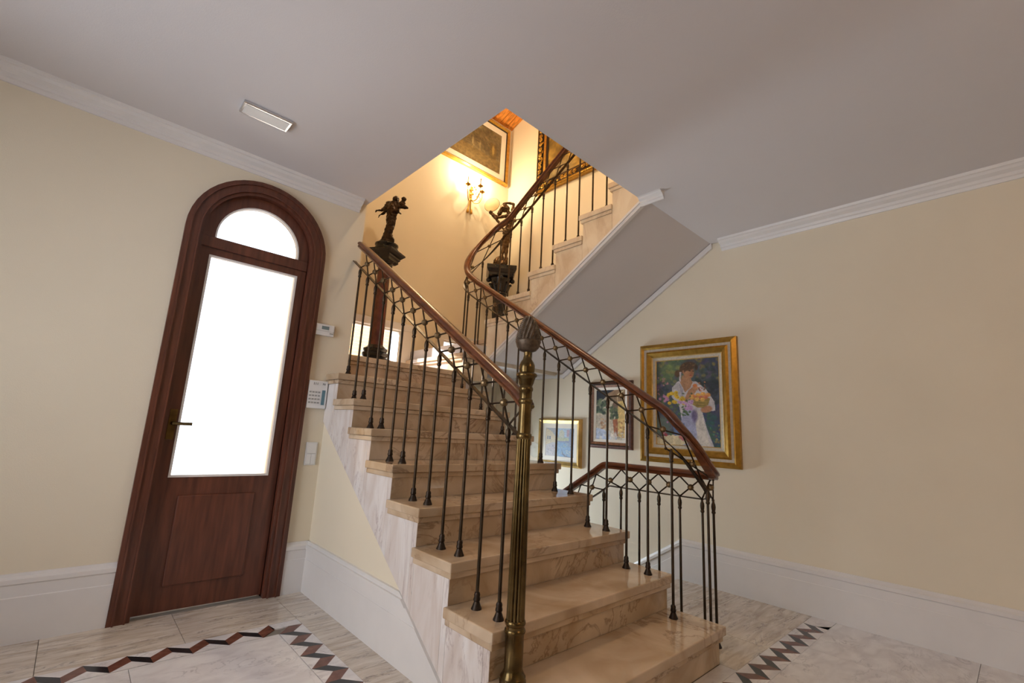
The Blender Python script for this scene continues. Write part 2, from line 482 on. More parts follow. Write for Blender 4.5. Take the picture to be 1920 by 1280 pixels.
# crown mouldings
CROWN = [(0, 0), (0.012, 0), (0.018, 0.018), (0.03, 0.022), (0.034, 0.04), (0.062, 0.052), (0.072, 0.066), (0.085, 0.068), (0.09, 0.085), (0, 0.085)]
def crown(name, p0, p1, wall_dir, drop=True, sec=CROWN):
    p0, p1 = Vector(p0), Vector(p1)
    d = Vector(wall_dir)
    v = []
    for p in (p0, p1):
        for a, b in sec: v.append(p+d*a+Vector((0, 0, b-0.085)))
    n = len(sec)
    f = [tuple(range(n)), tuple(range(n, 2*n))[::-1]]+[(i, (i+1) % n, n+(i+1) % n, n+i) for i in range(n)]
    return tag(mesh_obj(name, v, f, M['trim']), kind='structure')
crown('trim_1', (XL, YW, ZC), (0.09, YW, ZC), (0, -1, 0))
crown('trim_2', (XR, YF, ZC), (XR, 0.72, ZC), (-1, 0, 0))
crown('trim_3', (XU, YH, ZC+0.012), (XU, 0.66, ZC+0.012), (-1, 0, 0), sec=[(a*0.7, b*0.75+0.02) for a, b in CROWN])
# baseboards
def baseboard(name, pts, axis, a, b, h=0.30):
    pass
BB = [(0, 0), (0.022, 0), (0.022, 0.2), (0.019, 0.204), (0.019, 0.255), (0.026, 0.262), (0.026, 0.282), (0.014, 0.292), (0.008, 0.305), (0, 0.305)]
def bb_run(name, p0, p1, d, z0=0.0, z1=0.0):
    v = []
    for p, z in ((p0, z0), (p1, z1)):
        for a, b in BB: v.append((p[0]+d[0]*a, p[1]+d[1]*a, z+b))
    n = len(BB)
    f = [tuple(range(n)), tuple(range(n, 2*n))[::-1]]+[(i, (i+1) % n, n+(i+1) % n, n+i) for i in range(n)]
    return tag(mesh_obj(name, v, f, M['trim']), kind='structure')
bb_run('baseboard_left', (AXC+ARO, YW), (0.03, YW), (0, -1))
bb_run('baseboard_far_left', (XL, YW), (AXC-ARO, YW), (0, -1))
bb_run('baseboard_right', (XR, YF), (XR, 1.12), (-1, 0))
bb_run('baseboard_basement', (XR, 1.12), (XR, YB), (-1, 0), 0.0, -0.64*(YB-1.12))

# plastered triangle below the flight, with its own baseboard cut by the slope
DG = lambda yy: 0.645*(yy-0.772)
tag(MB().prism([(0.772, 0), (YW, 0), (YW, DG(YW))], 'X', 0.03, 0.10).build('wall_stair_side', M['wall']), kind='structure')
sb = MB()
for (x0, h0, h1) in ((0.008, 0.0, 0.2), (0.011, 0.2, 0.258), (0.004, 0.258, 0.284), (0.016, 0.284, 0.305)):
    ys0, ys1 = 0.772+h0/0.645, 0.772+h1/0.645
    sb.prism([(ys0, h0), (YW, h0), (YW, h1), (ys1, h1)], 'X', x0, 0.03)
tag(sb.build('baseboard_stair', M['trim']), kind='structure')

# ------------------------------------------------------------------ arched glazed door
door = thing('door_1', (AXC, YW, 0), kind='structure')
def arch_band(name, ro, ri, y0, y1, m, zbot=0.0, parent=door):
    a, b = arch_pts(ro, zbot), arch_pts(ri, zbot)
    n = len(a); v = []; f = []
    for yy in (y0, y1):
        v += [(p[0], yy, p[1]) for p in a]; v += [(p[0], yy, p[1]) for p in b]
    for i in range(n-1):
        f += [(i, i+1, n+i+1, n+i), (2*n+i, 2*n+i+1, 3*n+i+1, 3*n+i), (i, i+1, 2*n+i+1, 2*n+i), (n+i, n+i+1, 3*n+i+1, 3*n+i)]
    f += [(0, n, 3*n, 2*n), (n-1, 2*n-1, 4*n-1, 3*n-1)]
    return mesh_obj(name, v, f, m, parent)
arch_band('casing', 0.414, 0.392, YW-0.030, YW, M['door'])
arch_band('casing', 0.392, 0.384, YW-0.038, YW, M['door'])
arch_band('casing', 0.384, 0.345, YW-0.026, YW+0.02, M['door'])
arch_band('casing', 0.345, 0.337, YW-0.034, YW+0.02, M['door'])
arch_band('casing', 0.337, 0.318, YW-0.018, YW+0.10, M['door'])
arch_band('door_frame', 0.3605, 0.318, YW+0.02, YW+0.16, M['door'])
arch_band('fanlight_frame', 0.318, 0.25, YW+0.03, YW+0.08, M['door'], 2.10)
arch_band('fanlight_bead', 0.25, 0.241, YW+0.025, YW+0.06, M['trim'], 2.165)
fp = [(AXC+0.25*math.cos(math.pi*k/24), AZ+0.25*math.sin(math.pi*k/24)) for k in range(25)]
MB().prism([(AXC+0.25, 2.165)]+fp+[(AXC-0.25, 2.165)], 'Y', YW+0.05, YW+0.054).build('fanlight_pane', M['pane'], door)
box('transom', AXC-0.318, AXC+0.318, YW+0.02, YW+0.09, 2.095, 2.165, M['door'], door, 0.004)
leaf = MB()
leaf.box(AXC-0.318, AXC-0.262, YW+0.035, YW+0.08, 0.01, 2.093); leaf.box(AXC+0.262, AXC+0.318, YW+0.035, YW+0.08, 0.01, 2.093)
leaf.box(AXC-0.262, AXC+0.262, YW+0.035, YW+0.08, 0.01, 0.72); leaf.box(AXC-0.262, AXC+0.262, YW+0.035, YW+0.08, 2.05, 2.093)
leaf = leaf.build('door_leaf', M['door'], door)
MB().box(AXC-0.20, AXC+0.20, YW+0.022, YW+0.035, 0.14, 0.62).build('raised_panel', M['door'], leaf, bevel=0.01)
MB().box(AXC-0.262, AXC+0.262, YW+0.055, YW+0.059, 0.72, 2.05).build('door_pane', M['pane'], leaf)
gb = MB()
gb.box(AXC-0.262, AXC-0.250, YW+0.03, YW+0.055, 0.72, 2.05); gb.box(AXC+0.250, AXC+0.262, YW+0.03, YW+0.055, 0.72, 2.05)
gb.box(AXC-0.25, AXC+0.25, YW+0.03, YW+0.055, 2.038, 2.05); gb.box(AXC-0.25, AXC+0.25, YW+0.03, YW+0.055, 0.72, 0.732)
gb.build('glazing_bead', M['trim'], leaf)
hm = MB().tube([(AXC-0.29, YW+0.035, 1.02), (AXC-0.29, YW-0.015, 1.02), (AXC-0.20, YW-0.02, 1.02)], 0.009)
hm.box(AXC-0.308, AXC-0.272, YW+0.028, YW+0.035, 0.93, 1.10)
hm.build('door_handle', M['brass'], leaf, True)

# landing windows
def window(name, w, mull=False):
    t = thing(name, ((w[0]+w[1])/2, YB, w[2]), kind='structure')
    x0, x1, z0, z1 = w
    fm = MB()
    c = 0.085
    fm.box(x0-c, x1+0.115, YB-0.022, YB, z1, z1+c*0.9); fm.box(x1, x1+0.115, YB-0.022, YB, z0-0.02, z1); fm.box(x0-c, x0, YB-0.022, YB, z0-0.02, z1)
    fm.build('window_casing', M['trim'], t, bevel=0.004)
    sm = MB()
    sm.box(x0, x0+0.03, YB+0.03, YB+0.07, z0, z1); sm.box(x1-0.012, x1, YB+0.03, YB+0.07, z0, z1); sm.box(x0+0.03, x1-0.012, YB+0.03, YB+0.07, z1-0.014, z1); sm.box(x0+0.03, x1-0.012, YB+0.03, YB+0.07, z0, z0+0.03)
    sm.build('sash', M['trim'], t)
    box('window_pane', x0+0.03, x1-0.012, YB+0.048, YB+0.052, z0+0.03, z1-0.014, M['pane'], t)
    return t
window('window_1', WIN1); window('window_2', WIN2)
t = thing('window_3', (1.75, YB, -0.35), kind='structure')
fm = MB(); fm.box(1.45, 1.49, YB+0.03, YB+0.08, -0.35, 0.95); fm.box(2.01, 2.05, YB+0.03, YB+0.08, -0.35, 0.95); fm.box(1.49, 2.01, YB+0.03, YB+0.08, 0.91, 0.95); fm.box(1.49, 2.01, YB+0.03, YB+0.08, -0.35, -0.31)
fm.build('sash', M['trim'], t)
box('window_pane', 1.49, 2.01, YB+0.052, YB+0.056, -0.31, 0.91, M['pane'], t)
for n, (ya, yb) in enumerate(((0.4, 1.9), (-1.7, -0.2))):
    t = thing('window_%d' % (4+n), (XL, (ya+yb)/2, 0.4), kind='structure')
    fm = MB(); fm.box(XL-0.12, XL-0.08, ya, ya+0.05, 0.4, 2.5); fm.box(XL-0.12, XL-0.08, yb-0.05, yb, 0.4, 2.5); fm.box(XL-0.12, XL-0.08, ya+0.05, yb-0.05, 2.45, 2.5); fm.box(XL-0.12, XL-0.08, ya+0.05, yb-0.05, 0.4, 0.45); fm.box(XL-0.12, XL-0.08, (ya+yb)/2-0.02, (ya+yb)/2+0.02, 0.45, 2.45)
    fm.build('sash', M['trim'], t)
    box('window_pane', XL-0.102, XL-0.098, ya+0.05, yb-0.05, 0.45, 2.45, M['pane'], t)

# outside
tag(box('ground', -9, 6, YW+0.18, 12, -0.6, -0.12, M['terrace']), kind='structure')
tag(box('basement_sun_block', 1.2, 2.75, YB+0.42, YB+0.55, -2.0, 1.45, M['render']), kind='structure')  # unseen wall added to keep sun out of the basement window
sh = thing('shutter_slats', (1.7, 6.0, -0.12), 'sunlit tan shutter slats outside the low landing window', 'fence')  # shutter slats, set far out so the sun clears them
for x in (1.0, 1.65, 2.33): box('post', x-0.02, x+0.02, 6.03, 6.07, -0.12, 3.6, M['shutter'], sh)
sl_me = proto('slat', MB().box(0.0, 1.35, 0.0, 0.02, 0.0, 0.052), M['shutter'], False)
for k in range(58): shared('slat', sl_me, (0.98, 6.005, 0.1+0.058*k), sh)
tag(box('sun_block_wall', -5.7, -5.5, -5, 7, -0.12, 4.5, M['render']), 'unseen ochre wall added outside the side windows to block the sun', 'wall')  # unseen wall added to keep sun out of the side windows
tag(box('sun_block_wall', -5.49, -0.6, 5.2, 5.4, -0.12, 5.0, M['render']), 'tall ochre wall added beyond the arched door glass to block the sun', 'wall')  # added to keep sun out of the door, also its tan backdrop

# ================================================================== the staircase
stairs = thing('staircase', (0.66, 1.4, 0), 'polished rose marble staircase with half turn and stepped edges', 'staircase')
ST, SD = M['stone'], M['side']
NT, NM = 0.042, 0.027       # nosing and moulding thickness
def lower_tread(i):
    y0 = i*G_; y1 = (i+1)*G_+0.034
    z = i*R_
    if i == 8: y1 = 9*G_+0.034
    if i == 8:
        pts = [(0, y0), (W_, y0), (W_, y1), (XH+0.002, y1), (XH+0.002, YW-0.001), (0, YW-0.001)]
        MB().prism(pts, 'Z', z-NT, z).build('tread', ST, stairs, bevel=0.005)
    else:
        MB().box(0, W_, y0, y1, z-NT, z).build('tread', ST, stairs, bevel=0.005)
    ye = min(y1, YW-0.001) if i == 8 else y1-0.004
    mb = MB().box(0.010, W_-0.012, y0+0.012, ye, z-NT-NM, z-NT-0.0005)
    mb.build('tread_moulding', ST, stairs, bevel=0.004)
    # riser below this tread
    MB().box(0.022, W_-0.022, y0+0.030, y0+0.050, z-R_+0.0005, z-NT-NM-0.0005).build('riser', ST, stairs)
    # side panels: front return and main panel above the sloping edge
    xa, xb = 0.020, 0.032
    for sgn in (0, 1):
        if sgn: xa, xb = W_-0.034, W_-0.022
        yf, yj = y0+0.0305, y0+0.068
        top = z-NT-NM-0.0005
        def low(yy): return max(0.0, DG(yy))
        ye2 = min((i+1)*G_+0.0300, YW-0.001)
        if i == 8: ye2 = YW-0.001
        def panel(a, b):
            pts = [(a, low(a)), (b, low(b)), (b, top), (a, top)]
            if low(a) < 1e-6 < low(b): pts = [(a, 0.0), (0.772, 0.0), (b, low(b)), (b, top), (a, top)]
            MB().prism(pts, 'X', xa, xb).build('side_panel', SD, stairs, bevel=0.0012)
        panel(yf, yj-0.0006); panel(yj+0.0006, ye2-0.0006)
for i in range(1, 9): lower_tread(i)
MB().prism([(G_+0.05, 0.001), (0.80, 0.001), (YW-0.01, DG(YW-0.02)+0.02), (YW-0.01, 8*R_-0.08)]+[q for i in range(8, 0, -1) for q in ((i*G_+0.05, i*R_-0.075), (i*G_+0.05, (i-1)*R_-0.075 if i > 1 else 0.05))][:-1],
           'X', 0.034, W_-0.036).build('flight_core', M['wall'], stairs)
# landing at level 9
z9 = 9*R_
Y9 = 9*G_
MB().box(XH+0.001, W_, Y9, YB-0.001, z9-NT, z9).build('landing_slab', ST, stairs, bevel=0.005)
MB().box(XH+0.001, W_-0.012, Y9+0.012, YB-0.001, z9-NT-NM, z9-NT-0.0005).build('tread_moulding', ST, stairs, bevel=0.004)
MB().box(XH+0.001, W_-0.022, Y9+0.030, Y9+0.05, z9-R_, z9-NT-NM-0.0005).build('riser', ST, stairs)
MB().box(XH+0.001, W_+0.1, Y9+0.05, YB-0.001, z9-0.22, z9-NT-NM-0.0005).build('landing_core', M['ceil'], stairs)
# level 10 and 11, rising to the right
def xstep(lv, xn, xe):
    z = lv*R_
    MB().box(xn, xe, Y9-0.005, YB-0.001, z-NT, z).build('tread', ST, stairs, bevel=0.005)
    MB().box(xn+0.012, xe, Y9+0.007, YB-0.001, z-NT-NM, z-NT-0.0005).build('tread_moulding', ST, stairs, bevel=0.004)
    MB().box(xn+0.03, xn+0.05, Y9+0.016, YB-0.001, z-R_+0.0005, z-NT-NM-0.0005).build('riser', ST, stairs)
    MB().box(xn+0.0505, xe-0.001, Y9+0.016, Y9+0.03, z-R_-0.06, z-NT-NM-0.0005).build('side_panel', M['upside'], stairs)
xstep(10, 1.205, 1.53)
xstep(11, 1.485, XR-0.001)
MB().box(1.26, XR-0.001, Y9+0.031, YB-0.001, 1.70, 11*R_-NT-NM-0.001).build('landing_core', M['ceil'], stairs)
# upper flight, treads 12..17, then the upper floor
SO = lambda yy: 2.735-0.637*(yy-0.80)          # soffit line
def upper_nose(k): return 2.245-(k-13)*G_
for k in range(12, 18):
    z = k*R_; y1 = upper_nose(k); y0 = upper_nose(k+1)-0.034
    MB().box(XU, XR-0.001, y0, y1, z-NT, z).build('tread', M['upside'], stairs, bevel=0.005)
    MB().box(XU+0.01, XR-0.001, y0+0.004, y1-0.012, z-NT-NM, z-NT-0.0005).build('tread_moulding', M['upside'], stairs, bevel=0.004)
    MB().box(XU+0.022, XR-0.001, y1-0.05, y1-0.03, z-R_+0.0005, z-NT-NM-0.0005).build('riser', ST, stairs)
    top = z-NT-NM-0.0005
    yb_, ya_ = y1-0.0305, upper_nose(k+1)-0.0300
    lo = lambda yy: max(1.70, SO(yy)+0.047)
    if k == 17: ya_ = YH+0.001
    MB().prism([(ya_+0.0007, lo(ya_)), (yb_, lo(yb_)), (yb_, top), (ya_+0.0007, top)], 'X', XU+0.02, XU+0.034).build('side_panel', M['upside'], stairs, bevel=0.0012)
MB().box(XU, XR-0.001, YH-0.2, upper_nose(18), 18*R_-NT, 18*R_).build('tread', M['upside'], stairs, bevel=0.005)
MB().box(XU+0.022, XR-0.001, upper_nose(18)-0.05, upper_nose(18)-0.03, 17*R_+0.0005, 18*R_-NT-0.0005).build('riser', ST, stairs)
# soffit of the upper flight and its edge trim
cap = [(2.43, 1.70), (0.80, SO(0.80))]
core = [(2.43, 1.71), (0.81, SO(0.80)), (0.81, 17*R_-0.08)]
for k in range(17, 11, -1):
    core += [(upper_nose(k)-0.052, k*R_-0.075-(0 if k == 17 else 0)), (upper_nose(k)-0.052, (k-1)*R_-0.075)]
MB().prism(core, 'X', XU+0.036, XR-0.001).build('soffit', M['ceil'], stairs)
tr = MB()
for (x0, d0, d1) in ((XU+0.004, -0.014, 0.012), (XU-0.006, 0.012, 0.032), (XU+0.010, 0.032, 0.046)):
    tr.prism([(2.43, SO(2.43)+d0), (0.80, SO(0.80)+d0), (0.80, SO(0.80)+d1), (2.43, SO(2.43)+d1)], 'X', x0, XU+0.036)
tr.build('soffit_trim', M['trim'], stairs)
tr = MB().prism([(2.42, SO(2.42)-0.048), (0.80, SO(0.80)-0.048), (0.80, SO(0.80)), (2.42, SO(2.42))], 'X', XR-0.025, XR-0.001)
tr.build('soffit_trim', M['trim'], stairs)
MB().prism([(2.42, 1.665), (YB-0.001, 1.665), (YB-0.001, 1.70), (2.42, 1.70)], 'X', XR-0.022, XR-0.001).build('soffit_trim', M['trim'], stairs)

# stairs going down to the basement
bs = thing('basement_stairs', (2.0, 1.15, 0), 'marble steps going down beside the right wall behind the railing', 'staircase')
for k in range(1, 9):
    y0 = 1.15+(k-1)*0.27
    MB().box(1.475, XR-0.03, y0-0.02, y0+0.29, -k*R_-NT, -k*R_).build('tread', ST, bs, bevel=0.005)
    MB().box(1.475, XR-0.03, y0-0.002, y0+0.018, -k*R_+0.0005, -(k-1)*R_-NT-0.0005).build('riser', ST, bs)

# ================================================================== railings
RAIL = [(-0.020, -0.022), (0.020, -0.022), (0.024, -0.012), (0.019, -0.006), (0.031, 0.002), (0.030, 0.012), (0.020, 0.020), (0, 0.023), (-0.020, 0.020), (-0.030, 0.012), (-0.031, 0.002), (-0.019, -0.006), (-0.024, -0.012)]
BAND = [(-0.012, -0.003), (0.012, -0.003), (0.012, 0.003), (-0.012, 0.003)]
HT, HC = 0.116, 0.1355      # lattice height and handrail centre, perpendicular to the band
foot_me = proto('baluster_foot', MB().lathe([(0.0225, 0), (0.0225, 0.004), (0.019, 0.010), (0.0135, 0.024), (0.0115, 0.030), (0.0145, 0.034), (0.0145, 0.040), (0.0120, 0.048), (0.0135, 0.055), (0.0100, 0.064)], seg=12), M['foot'])
coll_me = proto('baluster_collar', MB().lathe([(0.0070, -0.075), (0.0108, -0.070), (0.0115, -0.064), (0.0088, -0.058), (0.0108, -0.050), (0.0122, -0.036), (0.0105, -0.022), (0.0070, -0.014), (0.0055, 0.0)], seg=12), M['bronze'])
bead_me = proto('lattice_bead', MB().ball((0, 0, 0), 0.0185, 10, 7), M['bead'], True, 20)
node_me = proto('lattice_knob', MB().ball((0, 0, 0), 0.0085, 8, 6), M['bronze'])

def bezier(path, n=6):
    """Catmull-Rom resample"""
    P = [Vector(p) for p in path]
    out = []
    for i in range(len(P)-1):
        p0, p1, p2, p3 = P[max(i-1, 0)], P[i], P[i+1], P[min(i+2, len(P)-1)]
        for k in range(n):
            t = k/n
            out.append(0.5*((2*p1)+(p2-p0)*t+(2*p0-5*p1+4*p2-p3)*t*t+(3*p1-p0-3*p2+p3)*t**3))
    out.append(P[-1])
    return out

class Path:
    def __init__(s, pts):
        s.p = [Vector(q) for q in pts]; s.s = [0.0]
        for a, b in zip(s.p, s.p[1:]): s.s.append(s.s[-1]+(Vector((b.x-a.x, b.y-a.y, 0))).length)
    def at(s, d):
        d = min(max(d, 0), s.s[-1])
        for i in range(len(s.p)-1):
            if s.s[i+1] >= d:
                t = (d-s.s[i])/max(1e-9, s.s[i+1]-s.s[i]); return s.p[i].lerp(s.p[i+1], t)
        return s.p[-1].copy()
    def tan(s, d):
        e = 0.02
        return (s.at(d+e)-s.at(d-e)).normalized()
    def find(s, x, y):
        """path distance of the plan point nearest to x, y"""
        best = (9, 0)
        d = 0.0
        while d <= s.s[-1]:
            q = s.at(d); e = (q.x-x)**2+(q.y-y)**2
            if e < best[0]: best = (e, d)
            d += 0.004
        return best[1]
def normal(t):
    h = Vector((t.x, t.y, 0)).normalized()
    return (Vector((0, 0, 1))*math.sqrt(max(0, t.x**2+t.y**2))-h*t.z).normalized()

def baluster(parent, foot, lowz):
    h = lowz-foot[2]
    me = MB().lathe([(0.0073, 0.0), (0.0073, h*0.5), (0.0069, h-0.02), (0.005, h)], seg=10)
    o = me.build('baluster', M['bronze'], None, True, 50)
    off = root_off(parent)
    o.location = Vector(foot)-off; o.parent = parent
    ROOT[o.name] = off
    shared('baluster_foot', foot_me, (0, 0, 0), o, world=False)
    shared('baluster_collar', coll_me, (0, 0, h), o, world=False)

def lattice(parent, lows, tops):
    rods = []
    for j in range(len(lows)):
        shared('lattice_knob', node_me, lows[j], parent); shared('lattice_knob', node_me, tops[j], parent)
        if j+1 < len(lows):
            for a, b in ((lows[j], tops[j+1]), (lows[j+1], tops[j])):
                MB().tube([a, b], 0.0045, 6).build('lattice_rod', M['bronze'], parent, True, 50)
            c = (lows[j]+tops[j+1]+lows[j+1]+tops[j])/4
            o = shared('lattice_bead', bead_me, c, parent)

# ---- short railing on the window side with the pine cone newel
NX, NY = 0.085, 0.528
lr = thing('stair_railing', (NX, NY, R_), 'straight bronze railing with pine cone newel on the open left side of lower flight', 'railing')
lowf = lambda yy: SL*yy+0.687+0.0197*yy
XLR = 0.10
tl = Vector((0, 1, SL+0.0197)).normalized(); nl = normal(tl)
ys = [i*G_+o for i in range(2, 9) for o in (0.080, 0.218)]
ys = [yy for yy in ys if yy < YW-0.01]
lows = [Vector((XLR, yy, lowf(yy))) for yy in [ys[0]-0.1375]+ys+[YW-0.012]]
tops = [p+nl*HT for p in lows]
for yy in ys:
    i = int((yy-0.02)//G_)
    baluster(lr, (XLR, yy, i*R_), lowf(yy))
lattice(lr, lows[1:-1], tops[1:-1])
# half cell against the newel
a, b = lows[1], tops[1]
MB().tube([b, (XLR, NY+0.03, lowf(NY+0.03)+0.02)], 0.0045, 6).build('lattice_rod', M['bronze'], lr, True, 50)
MB().tube([a, (XLR, NY+0.03, lowf(NY+0.03)+0.12)], 0.0045, 6).build('lattice_rod', M['bronze'], lr, True, 50)
p0, p1 = Vector((XLR, NY+0.02, lowf(NY+0.02))), Vector((XLR, YW-0.004, lowf(YW-0.004)))
MB().sweep([p0, p1], BAND).build('band', M['bronze'], lr)
hp = []
for k in range(25):
    yy = 0.600+(2.50-0.600)*k/24
    hp.append(Vector((XLR, yy, lowf(yy)))+nl*HC)
hp = [p for p in hp if p.y < YW-0.02]
hp[0].z -= 0.012; hp[0].y += 0.004
MB().sweep(hp, RAIL).build('handrail', M['rail'], lr, True, 60)
MB().sweep([hp[0]+Vector((0, -0.012, -0.008)), hp[0]], [(a*0.8, b*0.8) for a, b in RAIL]).build('handrail_cap', M['brass'], lr)
# newel post
zb = R_
def fluted(prof, c, n=14, depth=0.16, seg=84):
    v = []; f = []
    for r, z in prof:
        for k in range(seg):
            a = 2*math.pi*k/seg
            rr = r*(1-depth*max(0.0, math.cos(n*a))**0.7) if True else r
            v.append((c[0]+rr*math.cos(a), c[1]+rr*math.sin(a), c[2]+z))
    for i in range(len(prof)-1):
        for k in range(seg):
            k2 = (k+1) % seg
            f.append((i*seg+k, i*seg+k2, (i+1)*seg+k2, (i+1)*seg+k))
    f.append(tuple(range(seg))[::-1]); f.append(tuple((len(prof)-1)*seg+k for k in range(seg)))
    return v, f
shaft = MB().lathe([(0.0495, 0), (0.0495, 0.012), (0.046, 0.018), (0.047, 0.026), (0.040, 0.036), (0.0345, 0.05), (0.0345, 0.165), (0.038, 0.170), (0.040, 0.176), (0.038, 0.182), (0.0345, 0.186),
                    (0.0345, 0.194), (0.038, 0.198), (0.0395, 0.204), (0.038, 0.210), (0.0345, 0.214)], (NX, NY, zb), 28)
post = shaft.build('newel_post', M['brass'], lr, True, 40)
v, f = fluted([(0.0345, 0.214), (0.0325, 0.45), (0.0295, 0.70), (0.0275, 0.870)], (NX, NY, zb))
mesh_obj('newel_shaft', v, f, M['brass'], post, True, 60)
up_ = MB().lathe([(0.0275, 0.870), (0.0305, 0.874), (0.0315, 0.882), (0.0305, 0.890), (0.0265, 0.894), (0.0245, 1.008), (0.0285, 1.012), (0.0300, 1.020), (0.0285, 1.028), (0.0250, 1.031),
                  (0.0255, 1.060), (0.0285, 1.064), (0.0290, 1.072), (0.0265, 1.078), (0.0250, 1.082), (0.030, 1.094), (0.0335, 1.108), (0.0375, 1.118), (0.0425, 1.122), (0.0435, 1.128), (0.0400, 1.134),
                  (0.0310, 1.138), (0.0325, 1.150), (0.0320, 1.168), (0.0270, 1.180), (0.0190, 1.192), (0.0150, 1.206), (0.0150, 1.222), (0.0185, 1.230)], (NX, NY, zb), 28)
up_.build('newel_collar', M['brass'], post, True, 40)
# pine cone: cup, then rows of overlapping scales
cone = MB().lathe([(0.017, 1.222), (0.034, 1.228), (0.046, 1.242), (0.0500, 1.256), (0.0530, 1.264), (0.0530, 1.269), (0.0485, 1.273)], (NX, NY, zb), 24)
cone.build('finial_cup', M['cone'], post, True, 50)
cone = MB()
core_r = lambda t: 0.0475*max(0.0, (1-t))**0.62*(1+0.35*t)+0.0015
HC0, HC1 = 1.270, 1.380
cone.lathe([(core_r(k/12), HC0+(HC1-HC0)*k/12) for k in range(13)], (NX, NY, zb), 24)
rows = 14
q = lambda aa, r, z: (NX+r*math.cos(aa), NY+r*math.sin(aa), zb+HC0+(HC1-HC0)*z)
for rr in range(rows):
    t0 = 0.02+rr/rows*0.95
    n = max(6, int(24*(1-0.62*t0)))
    dt = 0.062
    for k in range(n):
        a = 2*math.pi*(k+0.5*(rr % 2))/n
        da = math.pi/n
        rc = core_r(t0)
        cone.add([q(a-da, rc*0.99, t0), q(a+da, rc*0.99, t0), q(a, core_r(max(0, t0-dt))*0.99, t0-dt), q(a, core_r(min(1, t0+dt)), t0+dt), q(a, rc+0.0048, t0+0.026)],
                 [(0, 2, 4), (2, 1, 4), (1, 3, 4), (3, 0, 4)])
cone.build('finial_pine_cone', M['cone'], post)

# ---- long railing: upper flight, wreath, lower flight, scroll, basement guard
rr_ = thing('stair_railing', (1.49, 0.44, 0.0), 'long bronze railing with mahogany handrail sweeping along the right of both flights', 'railing')
XRR, XUR, XG = 1.187, 1.55, 1.49
hc = 0.905
hr = []
# basement end, rising to the level guard
hr += [(XG, 2.3, 0.884-0.63*(2.3-1.146)), (XG, 1.9, 0.884-0.63*(1.9-1.146)), (XG, 1.5, 0.884-0.63*(1.5-1.146)), (XG, 1.25, 0.884-0.63*0.104), (XG, 1.165, 0.876), (XG, 1.12, 0.884)]
hr += [(XG, yy, 0.884) for yy in (1.0, 0.85, 0.7, 0.58, 0.50)]
hr += [(1.486, 0.44, 0.884), (1.462, 0.392, 0.886), (1.415, 0.362, 0.893), (1.355, 0.346, 0.912), (1.295, 0.346, 0.955), (1.245, 0.362, 1.020), (1.208, 0.395, 1.090), (1.190, 0.445, 1.152)]
hr += [(XRR, yy, SL*yy+hc) for yy in (0.52, 0.62, 0.8, 1.1, 1.4, 1.7, 2.0, 2.2, 2.33)]
for th, z in ((10, 2.462), (35, 2.55), (60, 2.66), (85, 2.78), (110, 2.895), (135, 2.995), (160, 3.07)):
    a = math.radians(th)
    hr.append((1.3685-0.1815*math.cos(a), 2.42+0.215*math.sin(a), z))
un = lambda yy: 2.275+(2.245-yy)*SL
hr += [(XUR, yy, un(yy)+0.908) for yy in (2.36, 2.25, 2.1, 1.9, 1.6, 1.3, 1.0, 0.7, 0.5)]
HR = bezier(hr, 6)
MB().sweep(HR, RAIL).build('handrail', M['rail'], rr_, True, 60)
HP = Path(HR)
def low_top(d):
    p = HP.at(d); t = HP.tan(d); n = normal(t)
    return p-n*HC, p-n*(HC-HT)
pts = []
d = 0.0
while d < HP.s[-1]:
    pts.append(low_top(d)[0]); d += 0.03
sec_low = pts
CA, CB = Vector((1.487, 0.40, 0.748)), Vector((XRR, 0.47, SL*0.47+hc-0.160))
dA, dB = HP.find(1.487, 0.43), HP.find(XRR, 0.41)
pts = [p for k, p in enumerate(pts) if not dA < 0.03*k < dB+0.06]
ia = next(k for k in range(len(pts)) if 0.03*k >= dA)
pts[ia:ia] = [CA.lerp(CB, q/8) for q in range(9)]
# smooth the band a little
for _ in range(3):
    pts = [pts[0]]+[(pts[i-1]+pts[i]*2+pts[i+1])/4 for i in range(1, len(pts)-1)]+[pts[-1]]
MB().sweep(pts, BAND).build('band', M['bronze'], rr_, True, 30)
foots = []
for k in range(3): foots.append((XG, 1.146+0.01+0.1375*(3-k), None))
for k in range(5, -1, -1): foots.append((XG, 0.468+0.1375*k, 0.0))
foots += [(1.483, 0.40, 0.0), (1.427, 0.406, 0.0)]
foots += [(XRR, G_+0.213, R_)]
for i in range(2, 9):
    for o_ in (0.080, 0.218): foots.append((XRR, i*G_+o_, i*R_))
for th in (55, 118):
    a = math.radians(th); x = 1.3685-0.1815*math.cos(a); y = 2.42+0.215*math.sin(a)
    foots.append((x, max(y, Y9+0.02), (9 if x < 1.205 else 10 if x < 1.49 else 11)*R_))
for k in range(12, 18):
    for o_ in (0.06, 0.198):
        foots.append((XUR, upper_nose(k)-o_, k*R_))
LW, TP = [], []
for (x, y, z) in foots:
    # the low node stands over the foot: find where the low line crosses this plan point
    best = None
    d0 = HP.find(x, y)
    for q in range(-60, 61):
        dd = d0+q*0.004
        if dd < 0 or dd > HP.s[-1]: continue
        lo, tp = low_top(dd)
        e = (lo.x-x)**2+(lo.y-y)**2
        if best is None or e < best[0]: best = (e, dd, lo, tp)
    lo, tp = best[2], best[3]
    if y < 0.425 and x > 1.3:
        lo = CA.lerp(CB, (CA.x-x)/(CA.x-CB.x))
    LW.append(lo); TP.append(tp)
    if z is None:
        z = -R_*(int((y-1.15)/0.27)+1)
    baluster(rr_, (x, y, z), lo.z)
# tops follow the neighbouring low nodes along the rail
lattice(rr_, LW, TP)

